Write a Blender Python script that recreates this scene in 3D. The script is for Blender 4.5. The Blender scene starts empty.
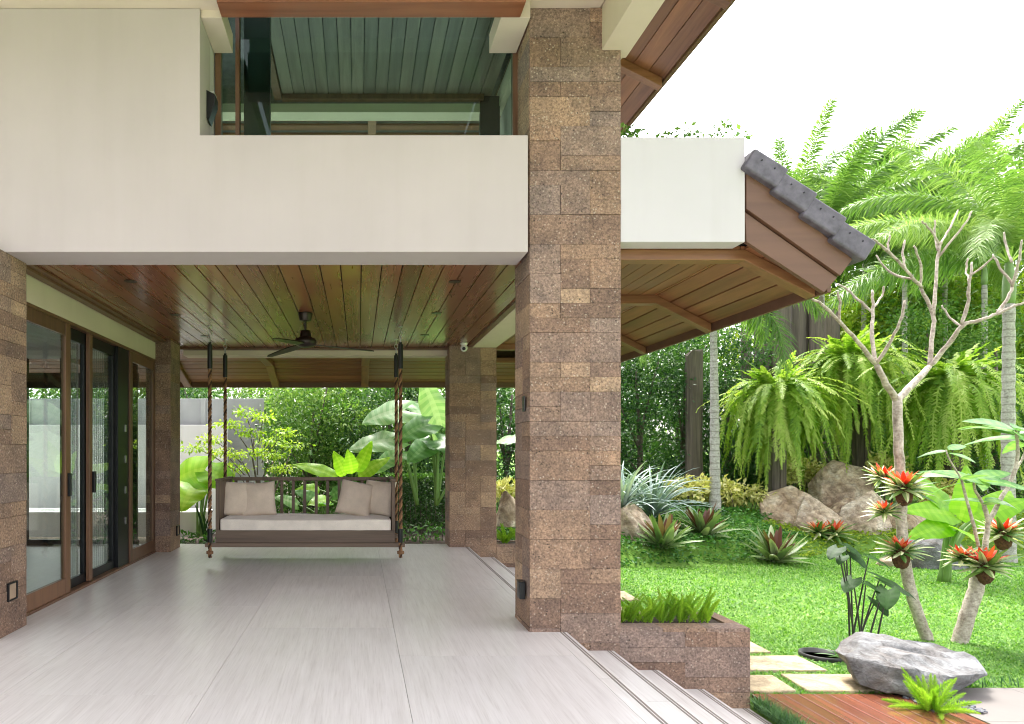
import bpy, bmesh, math, random
import numpy as np
from mathutils import Vector, Matrix, noise as mnoise

random.seed(7)
RNG = np.random.default_rng(11)
SC = bpy.context.scene
COL = SC.collection
R = math.radians

# ------------------------------------------------------------------ camera
F = 682.67            # focal length in pixels (24 mm on a 36 mm sensor, 1024 px wide)
cam_d = bpy.data.cameras.new('camera')
cam = bpy.data.objects.new('camera', cam_d)
COL.objects.link(cam)
cam.location = (0, 0, 1.5)
cam.rotation_euler = (R(90), 0, 0)
cam_d.lens = 24
cam_d.sensor_width = 36
cam_d.shift_x = (512 - 358.5) / 1024
cam_d.shift_y = (451 - 362) / 1024
cam_d.clip_start = 0.05
cam_d.clip_end = 3000
SC.camera = cam

# ------------------------------------------------------------------ sky, sun, exposure
world = bpy.data.worlds.new('World')
SC.world = world
world.use_nodes = True
wn, wl = world.node_tree.nodes, world.node_tree.links
bg = wn['Background']
sky = wn.new('ShaderNodeTexSky')
sky.sky_type = 'NISHITA'
sky.sun_disc = False
SUN_EL, SUN_AZ = R(63), R(10)          # azimuth clockwise from +Y: the sun stands high over the back of the garden
sky.sun_elevation = SUN_EL
sky.sun_rotation = SUN_AZ
sky.air_density = 1.0
sky.dust_density = 4.0
hs = wn.new('ShaderNodeHueSaturation')
hs.inputs['Saturation'].default_value = 0.22
hs.inputs['Value'].default_value = 1.0
wl.new(sky.outputs[0], hs.inputs['Color'])
wm = wn.new('ShaderNodeMix')
wm.data_type, wm.blend_type = 'RGBA', 'MULTIPLY'
wm.inputs['Factor'].default_value = 1.0
wl.new(hs.outputs[0], wm.inputs['A'])
wm.inputs['B'].default_value = (1.03, 0.995, 1.0, 1)          # thin pale overcast
wl.new(wm.outputs['Result'], bg.inputs['Color'])
bg.inputs['Strength'].default_value = 0.15

sun_d = bpy.data.lights.new('sun', 'SUN')
sun_d.energy = 1.2
sun_d.angle = R(14)
sun_d.color = (1.0, 0.95, 0.88)
sun = bpy.data.objects.new('sun', sun_d)
COL.objects.link(sun)
sdir = Vector((math.sin(SUN_AZ) * math.cos(SUN_EL), math.cos(SUN_AZ) * math.cos(SUN_EL), math.sin(SUN_EL)))
sun.rotation_euler = sdir.to_track_quat('Z', 'Y').to_euler()
sun.location = (8, -8, 14)

SC.view_settings.view_transform = 'Standard'
SC.view_settings.look = 'None'
SC.view_settings.exposure = 2.35
SC.view_settings.gamma = 1
SC.view_settings.use_curve_mapping = False
SC.render.engine = 'CYCLES'
SC.cycles.max_bounces = 10
SC.cycles.diffuse_bounces = 5
SC.cycles.glossy_bounces = 4
SC.cycles.transparent_max_bounces = 16
SC.cycles.transmission_bounces = 6
SC.cycles.sample_clamp_indirect = 6
SC.cycles.use_denoising = True
SC.cycles.filter_width = 1.05


def at(x, y, Y):
    """world point that lies at photo pixel (x, y) when it stands Y metres away"""
    return Vector(((x - 358.5) * Y / F, Y, 1.5 - (y - 451) * Y / F))


# ------------------------------------------------------------------ things and parts
def tag(o, label=None, cat=None, group=None, kind=None):
    if label: o['label'] = label
    if cat: o['category'] = cat
    if group: o['group'] = group
    if kind: o['kind'] = kind
    return o


def thing(name, label, cat, loc=(0, 0, 0), rz=0.0, group=None):
    o = bpy.data.objects.new(name, None)
    COL.objects.link(o)
    o.location = loc
    o.rotation_euler = (0, 0, rz)
    o.empty_display_size = 0.2
    return tag(o, label, cat, group)


def link_mesh(name, me, mat, parent=None, bevel=0.0):
    o = bpy.data.objects.new(name, me)
    COL.objects.link(o)
    if mat is not None:
        me.materials.append(mat)
    if parent is not None:
        o.parent = parent
    if bevel:
        b = o.modifiers.new('bevel', 'BEVEL')
        b.width = bevel
        b.segments = 2
        b.limit_method = 'ANGLE'
        b.angle_limit = R(35)
    return o


def copy_tree(o, parent=None):
    c = o.copy()
    COL.objects.link(c)
    if parent is not None:
        c.parent = parent
    for ch in list(o.children):
        copy_tree(ch, c)
    return c


def np_mesh(name, V, quads=None, tris=None, tint=None, smooth=False):
    """mesh from numpy arrays; tint holds one float per face (quads first)"""
    me = bpy.data.meshes.new(name)
    V = np.asarray(V, dtype=np.float32).reshape(-1, 3)
    nq = 0 if quads is None else len(quads)
    nt = 0 if tris is None else len(tris)
    me.vertices.add(len(V))
    me.vertices.foreach_set('co', V.ravel())
    loops = []
    if nq: loops.append(np.asarray(quads, dtype=np.int32).ravel())
    if nt: loops.append(np.asarray(tris, dtype=np.int32).ravel())
    loops = np.concatenate(loops)
    me.loops.add(len(loops))
    me.loops.foreach_set('vertex_index', loops)
    starts = np.concatenate([np.arange(nq) * 4, nq * 4 + np.arange(nt) * 3]).astype(np.int32)
    tot = np.concatenate([np.full(nq, 4), np.full(nt, 3)]).astype(np.int32)
    me.polygons.add(nq + nt)
    me.polygons.foreach_set('loop_start', starts)
    me.polygons.foreach_set('loop_total', tot)
    if smooth:
        me.polygons.foreach_set('use_smooth', np.ones(nq + nt, dtype=bool))
    if tint is not None:
        a = me.attributes.new('tint', 'FLOAT', 'FACE')
        a.data.foreach_set('value', np.asarray(tint, dtype=np.float32))
    me.update(calc_edges=True)
    me.validate()
    return me


class MB:
    """collects shapes and links them as ONE mesh object"""
    def __init__(s):
        s.v, s.f, s.t = [], [], []

    def add(s, V, Fs, tint=0.5):
        n = len(s.v)
        s.v.extend([tuple(p) for p in V])
        for f in Fs:
            s.f.append(tuple(i + n for i in f))
            s.t.append(tint)

    def box(s, x0, x1, y0, y1, z0, z1, tint=0.5, mtx=None):
        V = [Vector((x, y, z)) for z in (z0, z1) for y in (y0, y1) for x in (x0, x1)]
        if mtx is not None: V = [mtx @ p for p in V]
        s.add(V, [(0, 2, 3, 1), (4, 5, 7, 6), (0, 1, 5, 4), (2, 6, 7, 3), (0, 4, 6, 2), (1, 3, 7, 5)], tint)

    def prism(s, poly, a, b, axis='y', tint=0.5):
        """polygon of (x, z) run from y=a to y=b; or of (y, z) from x=a to x=b; or of (x, y) from z=a to z=b"""
        def mk(p, q, d):
            return {'y': (p, d, q), 'x': (d, p, q), 'z': (p, q, d)}[axis]
        n = len(poly)
        V = [mk(p, q, a) for p, q in poly] + [mk(p, q, b) for p, q in poly]
        Fs = [tuple(range(n)), tuple(range(2 * n - 1, n - 1, -1))]
        for i in range(n):
            j = (i + 1) % n
            Fs.append((i, i + n, j + n, j))
        s.add(V, Fs, tint)

    def tube(s, pts, rad, n=8, tint=0.5, cap=True, flat=1.0):
        pts = [Vector(p) for p in pts]
        if not hasattr(rad, '__len__'): rad = [rad] * len(pts)
        V, Fs = [], []
        up = None
        for i, p in enumerate(pts):
            a = pts[max(i - 1, 0)]
            b = pts[min(i + 1, len(pts) - 1)]
            d = (b - a).normalized()
            if up is None:
                up = Vector((0, 0, 1)) if abs(d.z) < 0.9 else Vector((1, 0, 0))
            sd = d.cross(up).normalized()
            up = sd.cross(d).normalized()
            for k in range(n):
                t = 2 * math.pi * k / n
                V.append(p + sd * math.cos(t) * rad[i] + up * math.sin(t) * rad[i] * flat)
        m = len(pts)
        for i in range(m - 1):
            for k in range(n):
                k2 = (k + 1) % n
                Fs.append((i * n + k, i * n + k2, (i + 1) * n + k2, (i + 1) * n + k))
        if cap:
            Fs.append(tuple(range(n - 1, -1, -1)))
            Fs.append(tuple((m - 1) * n + k for k in range(n)))
        s.add(V, Fs, tint)

    def lathe(s, prof, n=24, c=(0, 0, 0), tint=0.5):
        """(r, z) profile turned about the vertical through c"""
        V, Fs = [], []
        for r, z in prof:
            for k in range(n):
                t = 2 * math.pi * k / n
                V.append((c[0] + r * math.cos(t), c[1] + r * math.sin(t), c[2] + z))
        for i in range(len(prof) - 1):
            for k in range(n):
                k2 = (k + 1) % n
                Fs.append((i * n + k, i * n + k2, (i + 1) * n + k2, (i + 1) * n + k))
        Fs.append(tuple(range(n - 1, -1, -1)))
        m = len(prof) - 1
        Fs.append(tuple(m * n + k for k in range(n)))
        s.add(V, Fs, tint)

    def build(s, name, mat, parent=None, bevel=0.0, smooth=False):
        me = bpy.data.meshes.new(name)
        me.from_pydata(s.v, [], s.f)
        a = me.attributes.new('tint', 'FLOAT', 'FACE')
        a.data.foreach_set('value', np.asarray(s.t, dtype=np.float32))
        me.update()
        bm = bmesh.new()
        bm.from_mesh(me)
        bmesh.ops.recalc_face_normals(bm, faces=bm.faces)
        bm.to_mesh(me)
        bm.free()
        if smooth:
            me.polygons.foreach_set('use_smooth', np.ones(len(me.polygons), dtype=bool))
        return link_mesh(name, me, mat, parent, bevel)


# ------------------------------------------------------------------ materials
class NT:
    """small helper round a material's node tree"""
    def __init__(s, name):
        s.m = bpy.data.materials.new(name)
        s.m.use_nodes = True
        s.n, s.l = s.m.node_tree.nodes, s.m.node_tree.links
        s.p = s.n['Principled BSDF']
        s.out = s.n['Material Output']
        s.tc = s.n.new('ShaderNodeTexCoord')

    def node(s, t, **kw):
        n = s.n.new(t)
        for k, v in kw.items(): setattr(n, k, v)
        return n

    def link(s, a, b): s.l.new(a, b)

    def mapping(s, scale=(1, 1, 1), rot=(0, 0, 0), src='Object'):
        m = s.node('ShaderNodeMapping')
        m.inputs['Scale'].default_value = scale
        m.inputs['Rotation'].default_value = rot
        s.link(s.tc.outputs[src], m.inputs['Vector'])
        return m.outputs[0]

    def noise(s, vec, scale, detail=4, rough=0.55, dist=0.0):
        n = s.node('ShaderNodeTexNoise')
        n.inputs['Scale'].default_value = scale
        n.inputs['Detail'].default_value = detail
        n.inputs['Roughness'].default_value = rough
        n.inputs['Distortion'].default_value = dist
        s.link(vec, n.inputs['Vector'])
        return n.outputs['Fac']

    def voronoi(s, vec, scale, feature='F1', out='Distance'):
        n = s.node('ShaderNodeTexVoronoi', feature=feature)
        n.inputs['Scale'].default_value = scale
        s.link(vec, n.inputs['Vector'])
        return n.outputs[out]

    def ramp(s, fac, stops, interp='LINEAR'):
        n = s.node('ShaderNodeValToRGB')
        n.color_ramp.interpolation = interp
        e = n.color_ramp.elements
        while len(e) < len(stops): e.new(0.5)
        for el, (p, c) in zip(e, stops):
            el.position = p
            el.color = (*c, 1) if len(c) == 3 else c
        s.link(fac, n.inputs['Fac'])
        return n.outputs['Color']

    def mix(s, a, b, fac, mode='MIX'):
        n = s.node('ShaderNodeMix', data_type='RGBA', blend_type=mode)
        for sock, val in ((n.inputs['Factor'], fac), (n.inputs['A'], a), (n.inputs['B'], b)):
            if isinstance(val, (int, float)): sock.default_value = val
            elif isinstance(val, tuple): sock.default_value = (*val, 1)
            else: s.link(val, sock)
        return n.outputs['Result']

    def math(s, op, a, b=0.5):
        n = s.node('ShaderNodeMath', operation=op)
        for i, v in enumerate((a, b)):
            if isinstance(v, (int, float)): n.inputs[i].default_value = v
            else: s.link(v, n.inputs[i])
        return n.outputs[0]

    def tint(s):
        a = s.node('ShaderNodeAttribute', attribute_name='tint')
        return a.outputs['Fac']

    def objrand(s):
        return s.node('ShaderNodeObjectInfo').outputs['Random']

    def color(s, c):
        if isinstance(c, tuple): s.p.inputs['Base Color'].default_value = (*c, 1)
        else: s.link(c, s.p.inputs['Base Color'])

    def rough(s, r):
        if isinstance(r, (int, float)): s.p.inputs['Roughness'].default_value = r
        else: s.link(r, s.p.inputs['Roughness'])

    def bump(s, h, strength=0.3, dist=0.01):
        b = s.node('ShaderNodeBump')
        b.inputs['Strength'].default_value = strength
        b.inputs['Distance'].default_value = dist
        s.link(h, b.inputs['Height'])
        s.link(b.outputs[0], s.p.inputs['Normal'])


def plain(name, c, rough=0.6, metal=0.0, var=0.12, scale=6.0, bump=0.0):
    t = NT(name)
    v = t.mapping()
    n = t.noise(v, scale, 5)
    lo = tuple(x * (1 - var) for x in c)
    hi = tuple(min(1, x * (1 + var)) for x in c)
    t.color(t.ramp(n, [(0.3, lo), (0.7, hi)]))
    t.rough(rough)
    t.p.inputs['Metallic'].default_value = metal
    if bump: t.bump(t.noise(v, scale * 12, 4), bump, 0.004)
    return t.m


def wood(name, dark, light, axis, rough=0.35, grain=14.0, coat=0.0, bump=0.12):
    """planks carry a tint each; the grain runs along the named axis"""
    t = NT(name)
    sc = {'x': (0.06, 1, 1), 'y': (1, 0.06, 1), 'z': (1, 1, 0.06)}[axis]
    v = t.mapping(sc)
    add = t.node('ShaderNodeVectorMath', operation='ADD')
    t.link(v, add.inputs[0])
    cmb = t.node('ShaderNodeCombineXYZ')
    off = t.math('MULTIPLY', t.tint(), 37.0)
    for k in range(3): t.link(off, cmb.inputs[k])
    t.link(cmb.outputs[0], add.inputs[1])
    g = t.noise(add.outputs[0], grain, 8, 0.62, 0.8)
    c = t.ramp(g, [(0.28, dark), (0.5, tuple((a + b) / 2 for a, b in zip(dark, light))), (0.74, light)])
    k = t.ramp(t.tint(), [(0.0, (0.74, 0.74, 0.75)), (1.0, (1.18, 1.15, 1.1))])
    t.color(t.mix(c, k, 1.0, 'MULTIPLY'))
    r = t.node('ShaderNodeMapRange')
    r.inputs['To Min'].default_value = rough * 0.75
    r.inputs['To Max'].default_value = rough * 1.3
    t.link(g, r.inputs['Value'])
    t.rough(r.outputs[0])
    if coat:
        t.p.inputs['Coat Weight'].default_value = coat
        t.p.inputs['Coat Roughness'].default_value = 0.12
    t.bump(g, bump, 0.003)
    return t.m


def stone_tile(name):
    t = NT(name)
    v = t.mapping()
    base = t.ramp(t.tint(), [(0.0, (0.16, 0.112, 0.09)), (0.22, (0.20, 0.14, 0.108)), (0.42, (0.215, 0.172, 0.155)),
                             (0.60, (0.235, 0.165, 0.122)), (0.8, (0.28, 0.205, 0.152)), (1.0, (0.345, 0.26, 0.185))])
    big = t.ramp(t.noise(v, 5.0, 5), [(0.3, (0.92, 0.90, 0.90)), (0.7, (1.5, 1.42, 1.32))])
    c = t.mix(base, big, 1.0, 'MULTIPLY')
    gr = t.noise(v, 62.0, 6, 0.7)
    c = t.mix(c, t.ramp(gr, [(0.35, (0.42, 0.39, 0.38)), (0.66, (1.5, 1.42, 1.34))]), 0.9, 'MULTIPLY')
    fl = t.voronoi(v, 34.0)
    gate = t.ramp(t.noise(v, 15.0, 2), [(0.47, (0, 0, 0)), (0.56, (1, 1, 1))])
    m = t.mix((0.0, 0.0, 0.0), t.ramp(fl, [(0.16, (1, 1, 1)), (0.30, (0, 0, 0))]), gate)
    c = t.mix(c, (0.62, 0.52, 0.42), t.math('MULTIPLY', m, 0.5))
    fl2 = t.voronoi(t.mapping((1, 1, 1), (0.5, 0.3, 0.9)), 26.0)
    gate2 = t.ramp(t.noise(v, 9.0, 2), [(0.5, (0, 0, 0)), (0.6, (1, 1, 1))])
    m2 = t.mix((0.0, 0.0, 0.0), t.ramp(fl2, [(0.12, (1, 1, 1)), (0.2, (0, 0, 0))]), gate2)
    c = t.mix(c, (0.045, 0.035, 0.03), t.math('MULTIPLY', m2, 0.8))
    t.color(c)
    t.rough(0.88)
    h = t.math('SUBTRACT', gr, t.math('MULTIPLY', m2, 0.9))
    t.bump(h, 0.9, 0.009)
    return t.m


def floor_stone(name):
    t = NT(name)
    add = t.node('ShaderNodeVectorMath', operation='ADD')
    cmb = t.node('ShaderNodeCombineXYZ')
    off = t.math('MULTIPLY', t.tint(), 23.0)
    t.link(off, cmb.inputs[0]); t.link(t.math('MULTIPLY', t.tint(), 51.0), cmb.inputs[1])
    t.link(t.tc.outputs['Object'], add.inputs[0]); t.link(cmb.outputs[0], add.inputs[1])
    def stretched(sx, sy, rot, scale, det, rg):
        m = t.node('ShaderNodeMapping')
        m.inputs['Scale'].default_value = (sx, sy, 1)
        m.inputs['Rotation'].default_value = (0, 0, R(rot))
        t.link(add.outputs[0], m.inputs['Vector'])
        return t.noise(m.outputs[0], scale, det, rg, 0.15)
    fine = stretched(30, 1.1, -3, 2.4, 7, 0.65)
    mid = stretched(9, 0.5, -5, 2.0, 6, 0.6)
    blot = t.noise(t.mapping((0.6, 0.6, 1)), 1.2, 5, 0.6)
    c = t.ramp(mid, [(0.25, (0.60, 0.572, 0.55)), (0.55, (0.685, 0.66, 0.64)), (0.8, (0.72, 0.70, 0.683))])
    c = t.mix(c, t.ramp(fine, [(0.25, (0.80, 0.78, 0.765)), (0.48, (0.97, 0.967, 0.963)), (0.7, (1.04, 1.04, 1.04))]), 0.9, 'MULTIPLY')
    c = t.mix(c, t.ramp(blot, [(0.3, (0.93, 0.925, 0.92)), (0.65, (1.03, 1.03, 1.03))]), 0.8, 'MULTIPLY')
    c = t.mix(c, t.ramp(t.tint(), [(0.0, (0.955, 0.955, 0.96)), (1.0, (1.03, 1.025, 1.02))]), 1.0, 'MULTIPLY')
    t.color(c)
    t.rough(0.34)
    t.p.inputs['Specular IOR Level'].default_value = 0.38
    t.bump(fine, 0.08, 0.002)
    return t.m


def rock_mat(name, a, b, c3, scale=2.0):
    t = NT(name)
    v = t.mapping()
    n = t.noise(v, scale, 9, 0.66, 0.9)
    col = t.ramp(n, [(0.28, a), (0.5, b), (0.72, c3)])
    st = t.noise(t.mapping((1, 1, 1.6), (0.5, 0.4, 0)), scale * 1.4, 6, 0.7, 1.6)
    col = t.mix(col, t.ramp(st, [(0.4, (0.55, 0.52, 0.5)), (0.6, (1.25, 1.22, 1.18))]), 0.7, 'MULTIPLY')
    fine = t.noise(v, scale * 18, 5, 0.7)
    col = t.mix(col, t.ramp(fine, [(0.3, (0.7, 0.7, 0.7)), (0.7, (1.2, 1.2, 1.2))]), 0.8, 'MULTIPLY')
    wob = t.node('ShaderNodeVectorMath', operation='ADD')
    nv = t.node('ShaderNodeTexNoise'); nv.inputs['Scale'].default_value = scale * 1.6; nv.inputs['Detail'].default_value = 4
    t.link(v, nv.inputs['Vector']); t.link(nv.outputs['Color'], wob.inputs[0]); t.link(v, wob.inputs[1])
    crk = t.voronoi(wob.outputs[0], scale * 0.6, 'DISTANCE_TO_EDGE')
    col = t.mix(col, t.ramp(crk, [(0.0, (0.30, 0.27, 0.25)), (0.03, (1, 1, 1))]), 0.5, "MULTIPLY")
    col = t.mix(col, t.ramp(t.objrand(), [(0.0, (0.92, 0.90, 0.88)), (0.5, (1.08, 1.04, 0.98)), (1.0, (1.18, 1.2, 1.22))]), 1.0, 'MULTIPLY')
    t.color(col)
    t.rough(0.85)
    t.bump(t.math('ADD', n, t.math('MULTIPLY', fine, 0.35)), 0.7, 0.05)
    return t.m


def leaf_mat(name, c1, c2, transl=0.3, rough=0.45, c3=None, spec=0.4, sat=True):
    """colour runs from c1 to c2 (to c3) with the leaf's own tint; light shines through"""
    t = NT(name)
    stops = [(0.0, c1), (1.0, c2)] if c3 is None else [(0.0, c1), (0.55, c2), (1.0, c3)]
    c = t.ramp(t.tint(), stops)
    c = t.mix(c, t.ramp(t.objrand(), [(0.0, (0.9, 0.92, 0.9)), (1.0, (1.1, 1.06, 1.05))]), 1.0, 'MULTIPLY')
    t.color(c)
    t.rough(rough)
    t.p.inputs['Specular IOR Level'].default_value = spec
    tr = t.node('ShaderNodeBsdfTranslucent')
    tc = t.mix(c, (1.15, 1.25, 0.6), 1.0, 'MULTIPLY')
    t.link(tc, tr.inputs['Color'])
    ms = t.node('ShaderNodeMixShader')
    ms.inputs[0].default_value = transl
    t.link(t.p.outputs[0], ms.inputs[1])
    t.link(tr.outputs[0], ms.inputs[2])
    t.link(ms.outputs[0], t.out.inputs['Surface'])
    return t.m


def glass_mat(name, tint=(0.86, 0.93, 0.9), ior=1.5, refl=1.0):
    t = NT(name)
    t.n.remove(t.p)
    tr = t.node('ShaderNodeBsdfTransparent')
    tr.inputs['Color'].default_value = (*tint, 1)
    gl = t.node('ShaderNodeBsdfGlossy')
    gl.inputs['Roughness'].default_value = 0.01
    gl.inputs['Color'].default_value = (1, 1, 1, 1)
    fr = t.node('ShaderNodeFresnel')
    fr.inputs['IOR'].default_value = ior
    ms = t.node('ShaderNodeMixShader')
    gm = t.node('ShaderNodeNewGeometry')
    t.link(t.math('POWER', ior, t.math('SUBTRACT', 1.0, t.math('MULTIPLY', gm.outputs['Backfacing'], 2.0))), fr.inputs['IOR'])
    t.link(t.math('MULTIPLY', fr.outputs[0], refl), ms.inputs[0])
    t.link(tr.outputs[0], ms.inputs[1])
    t.link(gl.outputs[0], ms.inputs[2])
    t.link(ms.outputs[0], t.out.inputs['Surface'])
    return t.m


def render_wall(name, c, var=0.05):
    t = NT(name)
    v = t.mapping()
    n = t.noise(v, 0.9, 5)
    col = t.ramp(n, [(0.3, tuple(x * (1 - var) for x in c)), (0.7, tuple(min(0.9, x * (1 + var * 0.6)) for x in c))])
    streak = t.noise(t.mapping((3.0, 3.0, 0.22)), 2.0, 5)
    col = t.mix(col, t.ramp(streak, [(0.3, (0.955, 0.95, 0.94)), (0.55, (1, 1, 1))]), 0.7, 'MULTIPLY')
    t.color(col)
    t.rough(0.9)
    t.bump(t.noise(v, 180.0, 3), 0.08, 0.002)
    return t.m


def bark_mat(name, a, b, ring=0.0):
    t = NT(name)
    v = t.mapping((1, 1, 0.5))
    n = t.noise(v, 9.0, 7, 0.7, 0.6)
    c = t.ramp(n, [(0.3, a), (0.7, b)])
    blot = t.noise(t.mapping((1, 1, 1.6)), 26.0, 5, 0.7)
    c = t.mix(c, t.ramp(blot, [(0.35, (0.55, 0.52, 0.5)), (0.6, (1.25, 1.25, 1.22))]), 0.8, 'MULTIPLY')
    h = n
    if ring:
        w = t.node('ShaderNodeTexWave', wave_type='BANDS', bands_direction='Z')
        w.inputs['Scale'].default_value = ring
        w.inputs['Distortion'].default_value = 0.8
        w.inputs['Detail'].default_value = 2
        t.link(t.tc.outputs['Object'], w.inputs['Vector'])
        rc = t.ramp(w.outputs['Fac'], [(0.0, (0.55, 0.53, 0.5)), (0.16, (1.0, 1.0, 1.0))])
        c = t.mix(c, rc, 0.75, 'MULTIPLY')
    t.color(c)
    t.rough(0.85)
    t.bump(h, 0.5, 0.02)
    return t.m


def fabric(name, c):
    t = NT(name)
    v = t.mapping()
    n = t.noise(v, 7, 4)
    w = t.noise(t.mapping((1, 1, 1)), 420.0, 2)
    col = t.ramp(n, [(0.3, tuple(x * 0.9 for x in c)), (0.7, tuple(x * 1.06 for x in c))])
    col = t.mix(col, t.ramp(w, [(0.35, (0.85, 0.85, 0.85)), (0.65, (1.08, 1.08, 1.08))]), 1.0, 'MULTIPLY')
    t.color(col)
    t.rough(0.95)
    t.p.inputs['Sheen Weight'].default_value = 0.25
    t.bump(w, 0.25, 0.002)
    return t.m


M = {}
M['stone'] = stone_tile('tuff_stone_tile')
M['mortar'] = plain('dark_mortar', (0.10, 0.075, 0.06), 0.95)
M['wall'] = render_wall('off_white_render', (0.49, 0.438, 0.426), 0.06)
M['wall_white'] = render_wall('white_render', (0.60, 0.575, 0.595))
M['cream'] = render_wall('cream_paint', (0.66, 0.58, 0.46))
M['ceil'] = wood('varnished_ceiling_boards', (0.185, 0.062, 0.029), (0.24, 0.086, 0.041), 'y', 0.27, 7, 0.2, 0.0)
M['ceil_up'] = wood('upper_ceiling_boards', (0.13, 0.10, 0.08), (0.27, 0.23, 0.19), 'y', 0.3, 10, 0.3)
M['soffit_y'] = wood('stained_soffit_boards', (0.17, 0.066, 0.030), (0.37, 0.165, 0.085), 'y', 0.4, 11)
M['soffit_x'] = wood('stained_soffit_boards_across', (0.16, 0.062, 0.03), (0.36, 0.16, 0.082), 'x', 0.4, 11)
M['rafter'] = wood('stained_rafter_wood', (0.17, 0.072, 0.033), (0.34, 0.165, 0.08), 'x', 0.38, 10)
M['header'] = wood('red_brown_header_wood', (0.16, 0.055, 0.026), (0.30, 0.12, 0.06), 'x', 0.35, 8)
M['rake'] = wood('painted_brown_board', (0.125, 0.062, 0.038), (0.19, 0.10, 0.065), 'x', 0.5, 5)
M['frame'] = wood('brown_door_frame', (0.11, 0.055, 0.03), (0.22, 0.12, 0.07), 'z', 0.38, 12)
M['black'] = plain('black_metal', (0.012, 0.013, 0.015), 0.35, 0.3)
M['dark'] = plain('dark_gap', (0.02, 0.015, 0.012), 0.9)
M['glass'] = glass_mat('clear_glass', (0.84, 0.91, 0.88), 1.45)
M['glass_up'] = glass_mat('green_tinted_glass', (0.70, 0.90, 0.80), 1.4, 0.8)
M['floor'] = floor_stone('pale_travertine')
M['grout'] = plain('grout', (0.48, 0.46, 0.44), 0.9)
M['groove'] = plain('nosing_groove', (0.22, 0.19, 0.165), 0.8)
M['tile'] = plain('grey_concrete_roof_tile', (0.11, 0.10, 0.125), 0.5, 0, 0.35, 14, 0.35)
M['concrete'] = render_wall('grey_concrete', (0.42, 0.43, 0.43), 0.2)
M['pale_floor'] = plain('pale_floor', (0.62, 0.6, 0.57), 0.4)
M['deck'] = wood('red_hardwood_deck', (0.13, 0.04, 0.022), (0.27, 0.095, 0.052), 'y', 0.22, 8, 0.3)
M['swing'] = wood('weathered_brown_timber', (0.085, 0.058, 0.04), (0.20, 0.145, 0.105), 'x', 0.6, 12)
M['swing_z'] = wood('weathered_brown_timber_upright', (0.085, 0.058, 0.04), (0.20, 0.145, 0.105), 'z', 0.6, 12)
M['cushion'] = fabric('beige_cushion_cloth', (0.80, 0.73, 0.64))
M['pillow'] = fabric('sand_pillow_cloth', (0.70, 0.59, 0.48))
t_ = NT('manila_rope')
c_ = t_.ramp(t_.tint(), [(0.2, (0.06, 0.03, 0.015)), (0.5, (0.22, 0.115, 0.055)), (0.8, (0.33, 0.18, 0.085))])
c_ = t_.mix(c_, t_.ramp(t_.noise(t_.mapping(), 160, 3), [(0.3, (0.7, 0.7, 0.7)), (0.7, (1.2, 1.2, 1.2))]), 1.0, 'MULTIPLY')
t_.color(c_); t_.rough(0.9); M['rope'] = t_.m
M['steel'] = plain('steel', (0.5, 0.5, 0.5), 0.3, 0.9)
M['white_plastic'] = plain('white_plastic', (0.8, 0.8, 0.8), 0.35)
M['fan'] = plain('dark_bronze', (0.03, 0.022, 0.018), 0.32, 0.5)
M['lamp_face'] = plain('stone_lamp_face', (0.36, 0.26, 0.18), 0.8)
M['slab'] = rock_mat('cream_paving_stone', (0.36, 0.29, 0.18), (0.45, 0.38, 0.25), (0.50, 0.44, 0.32), 1.6)
M['paving'] = plain('pale_paving', (0.165, 0.15, 0.138), 0.7, 0, 0.06, 3, 0.1)
M['rock'] = rock_mat('brown_grey_boulder', (0.20, 0.125, 0.07), (0.47, 0.38, 0.29), (0.74, 0.69, 0.61), 2.6)
M['slate'] = rock_mat('blue_grey_boulder', (0.10, 0.08, 0.065), (0.185, 0.20, 0.215), (0.35, 0.385, 0.42), 2.2)
M['soil'] = plain('dark_soil', (0.05, 0.035, 0.022), 0.95, 0, 0.4, 12, 0.5)
M['pebble'] = plain('dark_pebble', (0.10, 0.11, 0.13), 0.5, 0, 0.5, 40)
M['trunk_pale'] = bark_mat('pale_plumeria_bark', (0.24, 0.19, 0.15), (0.66, 0.60, 0.53))
M['trunk_palm'] = bark_mat('grey_palm_bark', (0.30, 0.29, 0.27), (0.52, 0.51, 0.48), 2.2)
M['trunk_dark'] = bark_mat('dark_bark', (0.07, 0.055, 0.042), (0.19, 0.16, 0.13))
M['sleeper'] = wood('weathered_sleeper_wood', (0.045, 0.036, 0.03), (0.20, 0.165, 0.14), 'z', 0.85, 12, 0, 0.8)
M['coir'] = plain('brown_coir', (0.10, 0.045, 0.022), 0.98, 0, 0.5, 40, 0.9)
M['pot'] = plain('dark_glazed_pot', (0.035, 0.035, 0.035), 0.4)
M['water'] = plain('dark_pond_water', (0.015, 0.02, 0.012), 0.05)
M['stem_black'] = plain('dark_stem', (0.03, 0.03, 0.022), 0.5)
M['stem_green'] = plain('green_stem', (0.13, 0.24, 0.05), 0.5)
G = {}
G['lawn'] = leaf_mat('lawn_blade', (0.055, 0.165, 0.02), (0.135, 0.33, 0.04), 0.4, 0.5, (0.33, 0.50, 0.13))
G['cover'] = leaf_mat('ground_cover_leaf', (0.03, 0.115, 0.02), (0.075, 0.225, 0.04), 0.3, 0.5, (0.17, 0.36, 0.08))
G['cover_y'] = leaf_mat('yellow_ground_cover_leaf', (0.18, 0.30, 0.02), (0.36, 0.48, 0.04), 0.3, 0.5, (0.52, 0.58, 0.09))
G['hedge'] = leaf_mat('dark_hedge_leaf', (0.016, 0.055, 0.016), (0.045, 0.13, 0.034), 0.3, 0.4, (0.12, 0.25, 0.06))
G['boxhedge'] = leaf_mat('box_hedge_leaf', (0.018, 0.055, 0.010), (0.055, 0.14, 0.022), 0.25, 0.42, (0.12, 0.25, 0.04))
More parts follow.
